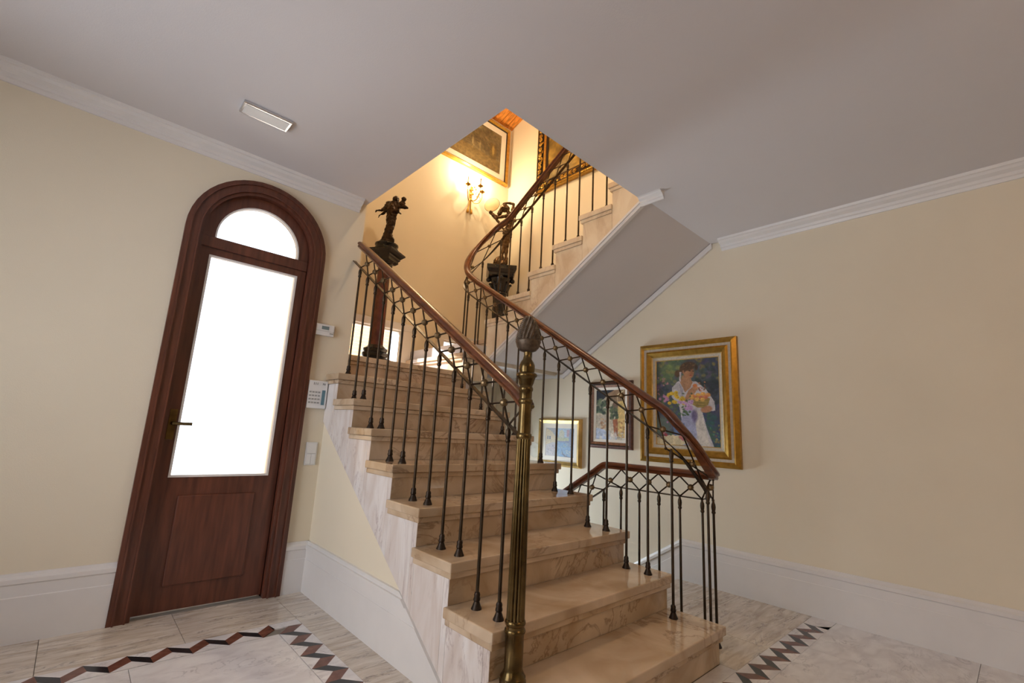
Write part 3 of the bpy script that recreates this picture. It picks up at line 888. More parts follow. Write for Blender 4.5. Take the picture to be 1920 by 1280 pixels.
# ================================================================== paintings
class Canvas:
    """small procedural painter: fills a colour grid that becomes vertex colours of the canvas mesh"""
    def __init__(s, w, h, seed=1):
        s.w, s.h = w, h
        s.a = np.zeros((h, w, 3)); s.r = np.random.RandomState(seed)
        s.Y, s.X = np.mgrid[0:h, 0:w]; s.X = (s.X+0.5)/w; s.Y = (s.Y+0.5)/h
    def noise(s, fx, fy):
        n = s.r.rand(int(fy)+3, int(fx)+3)
        gx, gy = s.X*fx, s.Y*fy
        ix, iy = gx.astype(int), gy.astype(int); tx, ty = gx-ix, gy-iy
        tx, ty = tx*tx*(3-2*tx), ty*ty*(3-2*ty)
        return (n[iy, ix]*(1-tx)+n[iy, ix+1]*tx)*(1-ty)+(n[iy+1, ix]*(1-tx)+n[iy+1, ix+1]*tx)*ty
    def put(s, m, c):
        m = np.clip(m, 0, 1)[..., None]; s.a = s.a*(1-m)+np.array(c)*m
    def ell(s, cx, cy, rx, ry, c, rot=0, soft=0.12, op=1.0):
        a = math.radians(rot); asp = s.h/s.w
        dx, dy = (s.X-cx), (s.Y-cy)*asp
        u = (dx*math.cos(a)+dy*math.sin(a))/rx; v = (-dx*math.sin(a)+dy*math.cos(a))/(ry*asp)
        d = np.sqrt(u*u+v*v); s.put((1-d)/soft*op if op == 1 else np.clip((1-d)/soft, 0, 1)*op, c)
    def poly(s, pts, c, op=1.0):
        ins = np.zeros(s.X.shape, bool); n = len(pts)
        for i in range(n):
            x1, y1 = pts[i]; x2, y2 = pts[(i+1) % n]
            if y1 == y2: continue
            k = ((y1 > s.Y) != (y2 > s.Y)) & (s.X < (x2-x1)*(s.Y-y1)/(y2-y1)+x1)
            ins ^= k
        s.put(ins*op, c)
    def dabs(s, n, x0, x1, y0, y1, cols, r0, r1, op=0.8):
        for _ in range(n):
            c = cols[s.r.randint(len(cols))]
            s.ell(s.r.uniform(x0, x1), s.r.uniform(y0, y1), s.r.uniform(r0, r1), s.r.uniform(r0, r1)*0.7, c, s.r.uniform(0, 180), 0.5, op)
    def grain(s, amt, fx, fy): s.a *= (1+amt*(s.noise(fx, fy)-0.5))[..., None]

C255 = lambda *c: tuple(x/255 for x in c)
def painted(name, cv, org, U, V, parent):
    """org = top left corner, U right, V down (world vectors)"""
    w, h = cv.w, cv.h
    off = root_off(parent)
    O, U, V = Vector(org)-off, Vector(U), Vector(V)
    verts = [tuple(O+U*(i/(w-1))+V*(j/(h-1))) for j in range(h) for i in range(w)]
    faces = [(j*w+i, (j+1)*w+i, (j+1)*w+i+1, j*w+i+1) for j in range(h-1) for i in range(w-1)]
    me = bpy.data.meshes.new(name); me.from_pydata(verts, [], faces)
    ca = me.color_attributes.new('Col', 'FLOAT_COLOR', 'POINT')
    a = np.clip(cv.a, 0, 1)
    a = np.where(a <= 0.04045, a/12.92, ((a+0.055)/1.055)**2.4)
    arr = np.ones((h*w, 4), np.float32); arr[:, :3] = a.reshape(-1, 3)
    ca.data.foreach_set('color', arr.ravel())
    me.materials.append(M['canvas'])
    o = bpy.data.objects.new(name, me); COL.objects.link(o); o.parent = parent
    ROOT[o.name] = off
    return o

def picture(wall, a0, a1, z0, z1, bands, cv, label, canvas_in, tilt=0.0, cname='canvas'):
    """wall 'R' (x=XR, a=y, drawn from high y to low y) or 'B' (y=YB, a=x). bands: (name, inset0, inset1, height0, height1, material)"""
    if wall == 'R':
        loc = (XR, (a0+a1)/2, z0); P = lambda u, v, n: (XR-n, a0-u, z1-v); W = a0-a1
        Uv, n0 = Vector((0, -1, 0)), Vector((-1, 0, 0))
    else:
        loc = ((a0+a1)/2, YB, z0); P = lambda u, v, n: (a0+u, YB-n, z1-v); W = a1-a0
        Uv, n0 = Vector((1, 0, 0)), Vector((0, -1, 0))
    H = z1-z0
    t = thing('framed_painting', loc, label, 'painting')
    for nm, i0, i1, h0, h1, m in bands:
        v = []
        for ins, hh in ((i0, 0.0), (i0, h0), (i1, h1), (i1, 0.0)):
            v += [P(ins, ins, hh), P(W-ins, ins, hh), P(W-ins, H-ins, hh), P(ins, H-ins, hh)]
        f = [(q*4+k, q*4+(k+1) % 4, ((q+1) % 4)*4+(k+1) % 4, ((q+1) % 4)*4+k) for q in range(4) for k in range(4)]
        mesh_obj(nm, v, f, m, t)
    c = canvas_in
    v = [P(c, c, 0.001), P(W-c, c, 0.001), P(W-c, H-c, 0.001), P(c, H-c, 0.001), P(c, c, 0.008), P(W-c, c, 0.008), P(W-c, H-c, 0.008), P(c, H-c, 0.008)]
    mesh_obj('backing_board', v, [(0, 1, 2, 3), (4, 5, 6, 7), (0, 1, 5, 4), (1, 2, 6, 5), (2, 3, 7, 6), (3, 0, 4, 7)], M['linen'], t)
    painted(cname, cv, P(c, c, 0.010), Uv*(W-2*c), Vector((0, 0, -(H-2*c))), t)
    return t, P, W, H

# big portrait: woman with a basket of peaches
cv = Canvas(150, 210, 3)
a = cv.noise(7, 9); b = cv.noise(16, 22); c = cv.noise(5, 6)
base = np.stack([0.22+0.10*a, 0.25+0.10*c, 0.30+0.10*b], -1); cv.a = base
cv.ell(0.22, 0.10, 0.34, 0.22, C255(110, 128, 82), 0, 0.9, 0.9)
cv.dabs(60, 0.0, 0.45, 0.0, 0.30, [C255(128, 145, 84), C255(105, 92, 128), C255(150, 140, 80), C255(88, 112, 78)], 0.02, 0.06, 0.55)
cv.dabs(40, 0.65, 1.0, 0.0, 0.25, [C255(70, 84, 62), C255(98, 84, 112), C255(150, 132, 62), C255(52, 60, 62)], 0.02, 0.06, 0.55)
cv.dabs(60, 0.65, 1.0, 0.25, 0.62, [C255(38, 44, 52), C255(52, 50, 66), C255(34, 46, 46)], 0.03, 0.07, 0.6)
cv.dabs(60, 0.72, 1.0, 0.55, 1.0, [C255(52, 72, 112), C255(46, 88, 88), C255(60, 58, 100), C255(58, 92, 66)], 0.02, 0.06, 0.7)
cv.dabs(16, 0.85, 1.0, 0.75, 0.95, [C255(150, 110, 55), C255(85, 140, 100), C255(170, 150, 80)], 0.01, 0.03, 0.7)
cv.dabs(30, 0.0, 0.25, 0.25, 0.55, [C255(58, 68, 60), C255(92, 78, 100), C255(130, 88, 110), C255(46, 58, 66)], 0.02, 0.05, 0.6)
cv.dabs(14, 0.03, 0.2, 0.2, 0.42, [C255(170, 120, 140), C255(190, 130, 130)], 0.012, 0.025, 0.8)
cv.ell(0.10, 0.78, 0.20, 0.16, C255(98, 112, 96), 0, 0.5, 0.8)
# dress
cv.poly([(0.27, 0.33), (0.36, 0.26), (0.46, 0.25), (0.66, 0.27), (0.80, 0.36), (0.92, 0.50), (0.93, 0.60), (0.74, 0.62), (0.80, 0.80), (0.90, 1.0), (0.40, 1.0), (0.42, 0.72), (0.38, 0.55), (0.26, 0.44)], C255(190, 184, 186))
cv.poly([(0.45, 0.58), (0.62, 0.60), (0.66, 0.80), (0.62, 1.0), (0.42, 1.0), (0.40, 0.75)], C255(160, 162, 190))
cv.poly([(0.62, 0.60), (0.72, 0.60), (0.84, 0.98), (0.70, 1.0), (0.64, 0.82)], C255(205, 198, 188))
cv.ell(0.62, 0.66, 0.06, 0.09, C255(92, 78, 118), 0, 0.5, 0.8)
cv.poly([(0.38, 0.27), (0.45, 0.36), (0.44, 0.46), (0.40, 0.36)], C255(150, 146, 160), 0.8)
# neck, chest, face
cv.poly([(0.44, 0.19), (0.56, 0.21), (0.60, 0.28), (0.56, 0.34), (0.48, 0.39), (0.40, 0.27)], C255(168, 126, 92))
cv.ell(0.535, 0.155, 0.095, 0.085, C255(176, 128, 92), -14, 0.2)
cv.ell(0.575, 0.185, 0.05, 0.045, C255(170, 118, 82), 0, 0.4)
cv.ell(0.595, 0.150, 0.045, 0.055, C255(130, 84, 56), 10, 0.6, 0.55)
cv.ell(0.555, 0.140, 0.022, 0.008, C255(64, 40, 30), 10, 0.4)
cv.ell(0.61, 0.146, 0.016, 0.007, C255(64, 40, 30), 0, 0.4)
cv.ell(0.592, 0.168, 0.014, 0.018, C255(150, 98, 66), 0, 0.5, 0.8)
cv.ell(0.572, 0.195, 0.024, 0.008, C255(150, 62, 52), 8, 0.4)
# hair, ribbon, ear
cv.ell(0.53, 0.085, 0.135, 0.060, C255(86, 62, 38), -6, 0.25)
cv.ell(0.45, 0.115, 0.065, 0.055, C255(92, 66, 40), 20, 0.25)
cv.ell(0.365, 0.165, 0.060, 0.050, C255(96, 70, 44), 0, 0.3)
cv.ell(0.66, 0.105, 0.030, 0.042, C255(70, 50, 34), 0, 0.4)
cv.dabs(26, 0.40, 0.66, 0.05, 0.11, [C255(130, 98, 58), C255(64, 46, 30)], 0.008, 0.02, 0.6)
cv.ell(0.455, 0.150, 0.018, 0.025, C255(172, 120, 86), 0, 0.4)
cv.poly([(0.395, 0.15), (0.425, 0.15), (0.41, 0.26), (0.385, 0.25)], C255(196, 184, 184))
# arm and hand with peach, far arm under the basket
cv.poly([(0.46, 0.47), (0.53, 0.37), (0.60, 0.33), (0.66, 0.35), (0.64, 0.40), (0.56, 0.44), (0.48, 0.52)], C255(176, 130, 96))
cv.ell(0.64, 0.345, 0.05, 0.035, C255(186, 136, 98), 0, 0.3)
cv.ell(0.635, 0.315, 0.040, 0.024, C255(205, 120, 66), 0, 0.3)
cv.dabs(18, 0.67, 0.80, 0.28, 0.41, [C255(150, 50, 40), C255(190, 120, 84), C255(100, 70, 40)], 0.01, 0.022, 0.85)
cv.ell(0.80, 0.585, 0.10, 0.045, C255(172, 122, 88), -12, 0.3)
# basket and peaches
cv.poly([(0.55, 0.46), (0.86, 0.46), (0.83, 0.535), (0.75, 0.57), (0.66, 0.565), (0.585, 0.53)], C255(150, 128, 62))
for k in range(3): cv.ell(0.705, 0.485+0.028*k, 0.145-0.02*k, 0.006, C255(102, 88, 40), 2, 0.5, 0.7)
for x, y_, cc in ((0.60, 0.435, (208, 138, 66)), (0.68, 0.425, (214, 158, 70)), (0.755, 0.415, (216, 160, 74)), (0.83, 0.425, (206, 140, 74)), (0.64, 0.455, (190, 104, 64)), (0.72, 0.455, (182, 96, 72)), (0.79, 0.45, (196, 112, 76)), (0.58, 0.458, (214, 160, 76)), (0.66, 0.47, (216, 170, 84)), (0.745, 0.475, (212, 164, 80))):
    cv.ell(x, y_, 0.046, 0.027, C255(*cc), 0, 0.35); cv.ell(x-0.012, y_-0.008, 0.02, 0.011, C255(*[min(255, v+28) for v in cc]), 0, 0.7, 0.7)
# flowers
cv.dabs(40, 0.08, 0.60, 0.40, 0.62, [C255(70, 88, 58), C255(88, 104, 66)], 0.015, 0.035, 0.8)
for _ in range(15):
    x, y_ = cv.r.uniform(0.17, 0.47), cv.r.uniform(0.385, 0.52)
    cv.ell(x, y_, 0.040, 0.024, C255(216, 178, 42), 0, 0.4); cv.ell(x+0.008, y_+0.004, 0.016, 0.009, C255(168, 112, 30), 0, 0.7, 0.8)
for _ in range(16):
    x, y_ = cv.r.uniform(0.36, 0.60), cv.r.uniform(0.49, 0.60)
    cv.ell(x, y_, 0.036, 0.023, C255(190, 152, 192), 0, 0.5); cv.ell(x, y_+0.004, 0.014, 0.009, C255(140, 96, 140), 0, 0.7, 0.8)
for _ in range(7): cv.ell(cv.r.uniform(0.05, 0.20), cv.r.uniform(0.43, 0.50), 0.034, 0.022, C255(186, 128, 158), 0, 0.5)
cv.dabs(14, 0.36, 0.52, 0.58, 0.66, [C255(64, 92, 58), C255(82, 110, 74)], 0.012, 0.03, 0.9)
cv.dabs(6, 0.18, 0.30, 0.66, 0.74, [C255(196, 132, 160), C255(180, 110, 150)], 0.015, 0.03, 0.9)
# table, vase, fallen fruit
cv.poly([(0, 0.92), (0.25, 0.88), (0.62, 0.90), (0.56, 0.95), (0.40, 1.0), (0, 1.0)], C255(206, 190, 152))
cv.poly([(0.27, 0.75), (0.46, 0.74), (0.46, 0.88), (0.30, 0.89)], C255(96, 116, 152))
cv.dabs(14, 0.28, 0.46, 0.76, 0.86, [C255(60, 80, 120), C255(150, 164, 180), C255(92, 72, 116)], 0.012, 0.025, 0.7)
for x, y_, cc in ((0.40, 0.905, (190, 116, 104)), (0.45, 0.885, (214, 168, 74)), (0.50, 0.905, (210, 158, 78)), (0.435, 0.925, (176, 104, 112))): cv.ell(x, y_, 0.040, 0.023, C255(*cc), 0, 0.35)
for x, y_, cc in ((0.13, 0.845, (206, 128, 140)), (0.155, 0.885, (164, 58, 66)), (0.11, 0.865, (196, 110, 120))): cv.ell(x, y_, 0.036, 0.024, C255(*cc), 0, 0.5)
cv.dabs(8, 0.18, 0.27, 0.83, 0.88, [C255(70, 92, 60)], 0.015, 0.03, 0.8)
cv.grain(0.14, 60, 84); cv.grain(0.14, 24, 30)
BIG = [('outer_moulding', 0.0, 0.028, 0.030, 0.052, M['gold']), ('outer_moulding', 0.028, 0.044, 0.052, 0.038, M['gold']), ('linen_liner', 0.044, 0.066, 0.036, 0.034, M['linen']),
       ('inner_moulding', 0.066, 0.082, 0.036, 0.050, M['gold']), ('inner_moulding', 0.082, 0.116, 0.050, 0.026, M['gold']), ('inner_moulding', 0.116, 0.124, 0.030, 0.024, M['goldl']), ('linen_liner', 0.124, 0.148, 0.022, 0.016, M['linen']), ('slip', 0.148, 0.154, 0.018, 0.013, M['goldl'])]
t_, PP, PW, PH = picture('R', 1.482, 0.625, 0.885, 1.908, BIG, cv, 'large gilt framed painting of a woman in white holding a basket of peaches', 0.152)

# street scene in dark wooden frame
cv = Canvas(80, 124, 5)
cv.a = np.ones((124, 80, 3))*np.array(C255(196, 182, 158))
cv.poly([(0, 0), (0.62, 0), (0.55, 0.08), (0.36, 0.14), (0.25, 0.2), (0, 0.26)], C255(44, 46, 56))
cv.poly([(0.34, 0.10), (0.60, 0.02), (0.78, 0.0), (1, 0.0), (1, 0.25), (0.72, 0.25), (0.36, 0.22)], C255(152, 122, 92))
cv.poly([(0.33, 0.15), (0.47, 0.12), (0.47, 0.84), (0.36, 0.70)], C255(190, 170, 142))
cv.poly([(0.72, 0.25), (0.95, 0.22), (1, 0.95), (0.76, 0.92)], C255(214, 184, 116))
cv.poly([(0.72, 0.10), (0.94, 0.02), (0.95, 0.035), (0.74, 0.125), (0.74, 0.25), (0.72, 0.25)], C255(222, 206, 160))
cv.ell(0.66, 0.33, 0.11, 0.11, C255(122, 96, 78), 0, 0.3)
cv.dabs(70, 0.02, 0.34, 0.18, 0.48, [C255(74, 92, 62), C255(110, 124, 88), C255(52, 66, 54), C255(128, 136, 110)], 0.03, 0.08, 0.8)
cv.dabs(45, 0.50, 0.74, 0.34, 0.58, [C255(74, 88, 58), C255(52, 66, 48), C255(98, 108, 70)], 0.03, 0.07, 0.8)
cv.poly([(0.02, 0.52), (0.34, 0.50), (0.38, 0.80), (0.05, 0.74)], C255(186, 172, 152))
cv.dabs(24, 0.18, 0.36, 0.58, 0.78, [C255(176, 128, 92), C255(150, 104, 76), C255(200, 166, 120)], 0.02, 0.06, 0.7)
cv.poly([(0.58, 0.60), (0.74, 0.58), (0.76, 0.92), (0.64, 0.93)], C255(158, 92, 56))
cv.dabs(20, 0.62, 0.96, 0.62, 0.92, [C255(176, 116, 66), C255(204, 172, 118), C255(132, 82, 52)], 0.02, 0.05, 0.6)
cv.poly([(0, 0.76), (0.30, 0.80), (0.55, 0.92), (0.6, 1), (0, 1)], C255(178, 186, 204))
cv.dabs(30, 0.05, 0.95, 0.84, 1.0, [C255(206, 204, 202), C255(168, 178, 200), C255(216, 206, 188)], 0.03, 0.08, 0.6)
cv.poly([(0.40, 0.80), (0.62, 0.90), (0.7, 1.0), (0.55, 1.0)], C255(214, 206, 196), 0.8)
for k in range(7): cv.ell(0.74+0.033*k, 0.945+0.006*cv.r.uniform(-1, 1), 0.012, 0.006, C255(70, 60, 60), 30, 0.4)
cv.grain(0.18, 40, 60); cv.grain(0.2, 14, 20)
picture('R', 2.066, 1.570, 0.968, 1.601, [('outer_moulding', 0, 0.012, 0.022, 0.030, M['darkwood']), ('outer_moulding', 0.012, 0.026, 0.030, 0.036, M['darkwood']), ('outer_moulding', 0.026, 0.034, 0.026, 0.024, M['ebony']),
        ('inner_moulding', 0.034, 0.058, 0.028, 0.018, M['midwood']), ('linen_liner', 0.058, 0.083, 0.016, 0.012, M['white_mat'])], cv, 'street scene with yellow arch and greenery in a dark brown wooden frame', 0.080)

# canal scene in pale gilt frame
cv = Canvas(84, 84, 8)
cv.a = np.ones((84, 84, 3))*np.array(C255(150, 170, 190))
cv.poly([(0.30, 0), (0.95, 0), (0.9, 0.3), (0.5, 0.32)], C255(176, 200, 224))
cv.poly([(0, 0), (0.24, 0.14), (0.36, 0.30), (0.36, 0.52), (0, 0.62)], C255(226, 202, 160))
cv.poly([(0.0, 0.0), (0.36, 0.0), (0.36, 0.24), (0.2, 0.1)], C255(178, 174, 176))
cv.poly([(0.5, 0.10), (0.58, 0.06), (0.66, 0.16), (0.66, 0.32), (0.46, 0.32)], C255(206, 204, 178))
cv.poly([(0.74, 0.06), (0.86, 0.06), (0.88, 0.30), (0.74, 0.30)], C255(178, 140, 152))
cv.poly([(0.84, 0.0), (1, 0), (1, 0.75), (0.80, 0.62)], C255(128, 146, 178))
cv.poly([(0.40, 0.33), (0.80, 0.33), (0.82, 0.44), (0.40, 0.46)], C255(186, 190, 150))
cv.poly([(0.36, 0.46), (0.84, 0.44), (0.84, 0.50), (0.36, 0.50)], C255(122, 132, 170))
for x in (0.08, 0.16): cv.poly([(x-0.025, 0.30), (x+0.025, 0.30), (x+0.025, 0.42), (x-0.025, 0.42)], C255(120, 122, 134))
cv.poly([(0.45, 0.50), (0.7, 0.50), (0.95, 0.75), (0.92, 1.0), (0.5, 1.0), (0.36, 0.75)], C255(118, 158, 200))
cv.poly([(0, 0.62), (0.28, 0.50), (0.40, 0.58), (0.42, 1.0), (0, 1.0)], C255(196, 186, 188))
cv.dabs(50, 0.0, 0.42, 0.6, 1.0, [C255(160, 150, 160), C255(210, 200, 196), C255(128, 130, 150), C255(176, 140, 140)], 0.015, 0.04, 0.7)
cv.dabs(40, 0.42, 0.9, 0.52, 1.0, [C255(96, 140, 196), C255(168, 190, 196), C255(190, 194, 160), C255(84, 116, 156)], 0.015, 0.05, 0.6)
cv.poly([(0.58, 0.70), (0.64, 0.88), (0.80, 0.97), (0.98, 0.96), (0.98, 1.0), (0.72, 1.0), (0.60, 0.90)], C255(84, 94, 120))
cv.dabs(18, 0.68, 0.88, 0.76, 0.92, [C255(206, 208, 196), C255(160, 170, 180)], 0.015, 0.04, 0.8)
cv.dabs(40, 0.02, 0.98, 0.02, 0.5, [C255(110, 120, 140), C255(220, 212, 196), C255(170, 150, 150)], 0.006, 0.016, 0.7)
cv.grain(0.2, 50, 50); cv.a = cv.a*0.68+0.32*np.array([0.68, 0.70, 0.70])
picture('R', 2.738, 2.155, 0.754, 1.236, [('outer_moulding', 0, 0.018, 0.024, 0.040, M['goldl']), ('outer_moulding', 0.018, 0.050, 0.040, 0.022, M['goldl']), ('slip', 0.050, 0.056, 0.024, 0.018, M['white_mat']), ('mat_board', 0.056, 0.098, 0.014, 0.012, M['white_mat'])],
        cv, 'small blue canal scene with white mat in a pale gilt frame', 0.095)

# sepia engraving upstairs
cv = Canvas(130, 80, 11)
cv.a = np.ones((80, 130, 3))*np.array(C255(128, 108, 78))
cv.a *= (0.82+0.36*cv.noise(9, 7))[..., None]
cv.poly([(0, 0.62), (1, 0.70), (1, 1), (0, 1)], C255(140, 112, 70))
cv.ell(0.60, 0.10, 0.20, 0.10, C255(186, 172, 130), 0, 0.6, 0.8)
cv.dabs(60, 0.05, 0.85, 0.25, 0.65, [C255(118, 92, 58), C255(176, 148, 100), C255(104, 84, 56), C255(190, 164, 116)], 0.01, 0.035, 0.6)
cv.dabs(30, 0.5, 0.95, 0.05, 0.35, [C255(110, 96, 62), C255(126, 110, 70)], 0.02, 0.05, 0.6)
cv.poly([(0.84, 0.32), (0.93, 0.32), (0.93, 0.70), (0.84, 0.70)], C255(124, 98, 56)); cv.ell(0.885, 0.48, 0.022, 0.16, C255(196, 160, 92), 0, 0.4)
for x in (0.2, 0.33, 0.46, 0.6, 0.7): cv.ell(x, 0.52, 0.014, 0.12, C255(196, 172, 126), 0, 0.5, 0.8)
cv.grain(0.3, 60, 40); cv.a *= np.array([0.84, 0.86, 0.84])
picture('B', 1.02, 2.450, 4.256, 5.075, [('outer_moulding', 0, 0.020, 0.040, 0.055, M['gold']), ('outer_moulding', 0.020, 0.042, 0.055, 0.034, M['gold']), ('slip', 0.042, 0.052, 0.026, 0.022, M['ebony']), ('mat_board', 0.052, 0.128, 0.016, 0.014, M['white_mat'])],
        cv, 'sepia engraving with wide cream mat in thin gilt frame above the candle sconce', 0.126, cname='print')

# ornate dark painting upstairs on the right wall
cv = Canvas(100, 70, 13)
cv.a = np.ones((70, 100, 3))*np.array(C255(140, 112, 52))
cv.a *= (0.7+0.7*cv.noise(6, 5))[..., None]
for k in range(26):
    x = cv.r.uniform(0, 1); y_ = cv.r.uniform(0.1, 0.95)
    cv.ell(x, y_, 0.012, 0.14, C255(178, 150, 70), 45+cv.r.uniform(-12, 12), 0.7, 0.5)
cv.ell(0.2, 0.9, 0.22, 0.2, C255(140, 130, 112), 0, 0.7, 0.6)
cv.ell(0.75, 0.85, 0.35, 0.3, C255(60, 50, 34), 0, 0.8, 0.8)
cv.grain(0.3, 40, 30)
t_, PP, PW, PH = picture('R', 2.925, 1.50, 3.945, 5.02, [('outer_moulding', 0, 0.022, 0.050, 0.070, M['gold']), ('cove', 0.022, 0.105, 0.070, 0.040, M['ebony']), ('inner_moulding', 0.105, 0.125, 0.046, 0.030, M['gold']), ('inner_moulding', 0.125, 0.150, 0.026, 0.020, M['ebony'])],
        cv, 'dark landscape in black frame with carved gilt flowers, above the upper flight', 0.148)
dent = proto('gilt_bead', MB().ball((0, 0, 0), 0.0075, 6, 4), M['gold'])
flower = MB()
for k in range(6):
    a = k*math.pi/3
    flower.ball((0, 0.017*math.cos(a), 0.017*math.sin(a)), 0.011, 7, 5, (0.7, 1, 1))
flower.ball((-0.008, 0, 0), 0.012, 8, 5)
flower_me = proto('gilt_flower', flower, M['gold'])
leafm = proto('gilt_leaf', MB().ball((0, 0, 0), 0.017, 7, 5, (0.5, 1.3, 0.7)), M['gold'])
def border(inset, step):
    out = []
    u = inset
    while u < PW-inset: out += [(u, PH-inset), (u, inset)]; u += step
    v = inset+step
    while v < PH-inset: out += [(inset, v), (PW-inset, v)]; v += step
    return out
n_ = 0
for u, v in border(0.064, 0.062):
    if rnd.random() < 0.86:
        shared('gilt_flower', flower_me, PP(u, v+rnd.uniform(-.01, .01), 0.066), t_, rot=(rnd.uniform(0, 6), 0, 0))
    for _ in range(1):
        shared('gilt_leaf', leafm, PP(u+rnd.uniform(-.03, .03), v+rnd.uniform(-.03, .03), 0.058), t_, rot=(rnd.uniform(0, 6), 0, 0))
bd = MB()
for u, v in border(0.012, 0.019): bd.ball(PP(u, v, 0.060), 0.0072, 6, 4)
tag(bd.build('gilt_bead_edge', M['gold'], t_, True), kind='stuff')

# ================================================================== candle sconce upstairs
sx, sy, sz = 1.875, YB, 3.66
sc = thing('wall_sconce', (sx, sy, sz), 'gilt three-armed candle sconce on the wall above the landing', 'sconce')
bp = MB()
for dx in (-0.012, 0.012):
    bp.tube(bezier([(sx+dx*1.9, sy-0.012, 3.70), (sx+dx*0.8, sy-0.02, 3.80), (sx+dx*1.2, sy-0.02, 3.92), (sx+dx*0.6, sy-0.015, 4.04)], 4), 0.008, 8)
    bp.lathe([(0.006, 0.03), (0.016, 0.0), (0.018, -0.03), (0.010, -0.036)], (sx+dx*2.1, sy-0.019, 3.70), 10)
bp.build('stem', M['gold'], sc, True, 60)
rb = MB()
ring = [(sx+0.026*math.sin(a), sy-0.012, 4.11+0.075*math.cos(a)) for a in [2*math.pi*k/20 for k in range(20)]]
rb.sweep(ring, [(0.004, 0), (0, 0.004), (-0.004, 0), (0, -0.004)], (0, 1, 0), closed=True)
rb.build('ribbon_loop', M['goldl'], sc, True, 60)
lf = MB()
for (dx, dz, dy) in ((0.02, 3.98, 0.03), (-0.018, 3.97, 0.03), (0.045, 4.03, 0.03), (0.06, 4.0, 0.04), (0.0, 4.0, 0.045), (0.02, 3.92, 0.04), (-0.015, 3.90, 0.04)):
    lf.ball((sx+dx, sy-dy, dz), 0.014, 8, 5, (1, 0.5, 1.3))
lf.build('leaf_spray', M['gold'], sc, True)
cups = [(1.765, 3.395, 3.968), (1.880, 3.300, 3.955), (1.992, 3.405, 3.962)]
for n, (cx, cy, cz) in enumerate(cups):
    base = Vector((sx, sy-0.02, 3.86)); e = Vector((cx, cy, cz-0.01))
    h = Vector((e.x-base.x, e.y-base.y, 0))
    arm = bezier([base, base+h*0.35+Vector((0, 0, -0.055)), base+h*0.75+Vector((0, 0, -0.045)), base+h*1.0+Vector((0, 0, 0.02)), e], 6)
    am = MB().tube(arm, 0.0055, 8)
    if n > 0:
        curl = [Vector(arm[14])+Vector((h.x*0.28*math.cos(a)*r_-h.x*0.2, h.y*0.28*math.cos(a)*r_-h.y*0.2, 0.04*math.sin(a)*r_+0.045)) for a, r_ in [(-1.6+0.5*q, 1-0.075*q) for q in range(12)]]
        am.tube(curl, 0.0038, 6)
    am.build('arm', M['gold'], sc, True, 60)
    MB().lathe([(0.006, -0.016), (0.014, -0.010), (0.030, 0.0), (0.034, 0.006), (0.020, 0.008), (0.012, 0.014), (0.015, 0.022), (0.011, 0.030)], (cx, cy, cz), 14).build('drip_cup', M['gold'], sc, True, 60)
    MB().lathe([(0.0095, 0.028), (0.0095, 0.105), (0.006, 0.107)], (cx, cy, cz), 10).build('candle', M['wax'], sc, True, 50)
    MB().lathe([(0.003, 0.105), (0.0075, 0.113), (0.008, 0.122), (0.004, 0.142), (0.001, 0.152)], (cx, cy, cz), 10).build('bulb', M['bulb'], sc, True, 80)
    lp = lamp('sconce_light', 'POINT', (cx, cy-0.0, cz+0.165), 8, (1.0, 0.79, 0.49), 0.012)
# unseen lamp added upstairs to light the stairwell walls
pl = thing('upstairs_fill_lamp', (1.1, 1.5, 5.0), 'unseen warm globe lamp added over the upper flight to light its walls', 'lamp')
MB().ball((1.1, 1.5, 5.0), 0.11, 16, 10).build('globe', M['globe'], pl, True)
MB().lathe([(0.03, 0.10), (0.03, 0.13), (0.006, 0.14), (0.006, 0.74)], (1.1, 1.5, 5.0), 10).build('suspension_rod', M['brass'], pl, True, 40)
lamp('upstairs_fill_light', 'POINT', (1.1, 1.5, 4.86), 62, (1.0, 0.78, 0.48), 0.10)

# ================================================================== statues on pedestals
RIGHT = Vector((rt.x, rt.y, 0)); BACK = Vector((fw.x, fw.y, 0)).normalized()
def sculpt(name, o, scale, parts, m, parent, voxel):
    """parts in drawing units (x right, z up, y back) relative to o"""
    mb = MB()
    T = lambda p: Vector(o)+RIGHT*(p[0]*scale)+BACK*(p[1]*scale)+Vector((0, 0, p[2]*scale))
    for q in parts:
        if q[0] == 'c':
            _, a, b, ra, rb = q; mb.capsule(T(a), T(b), ra*scale, rb*scale, 10)
        else:
            _, a, r = q; mb.ball(T(a), r*scale, 12, 8)
    ob = mb.build(name, m, parent, True, 180)
    rm = ob.modifiers.new('remesh', 'REMESH'); rm.mode = 'VOXEL'; rm.voxel_size = voxel; rm.use_smooth_shade = True
    sm = ob.modifiers.new('smooth', 'SMOOTH'); sm.factor = 0.5; sm.iterations = 2
    tx = bpy.data.textures.new('chisel', 'CLOUDS'); tx.noise_scale = 0.022; tx.noise_depth = 2
    dm = ob.modifiers.new('chisel', 'DISPLACE'); dm.texture = tx; dm.strength = 0.014; dm.mid_level = 0.5; dm.texture_coords = 'LOCAL'
    return ob

def square(mb, cx, cy, rot, levels):
    """stepped square block, levels = (half width, z)"""
    a = math.radians(rot); v = []; f = []
    for h, z in levels:
        for i, j in ((-1, -1), (1, -1), (1, 1), (-1, 1)):
            v.append((cx+h*(i*math.cos(a)-j*math.sin(a)), cy+h*(i*math.sin(a)+j*math.cos(a)), z))
    for q in range(len(levels)-1):
        for k in range(4): f.append((q*4+k, q*4+(k+1) % 4, q*4+4+(k+1) % 4, q*4+4+k))
    f.append((3, 2, 1, 0)); n = len(levels)*4-4; f.append((n, n+1, n+2, n+3))
    return mb.add(v, f)

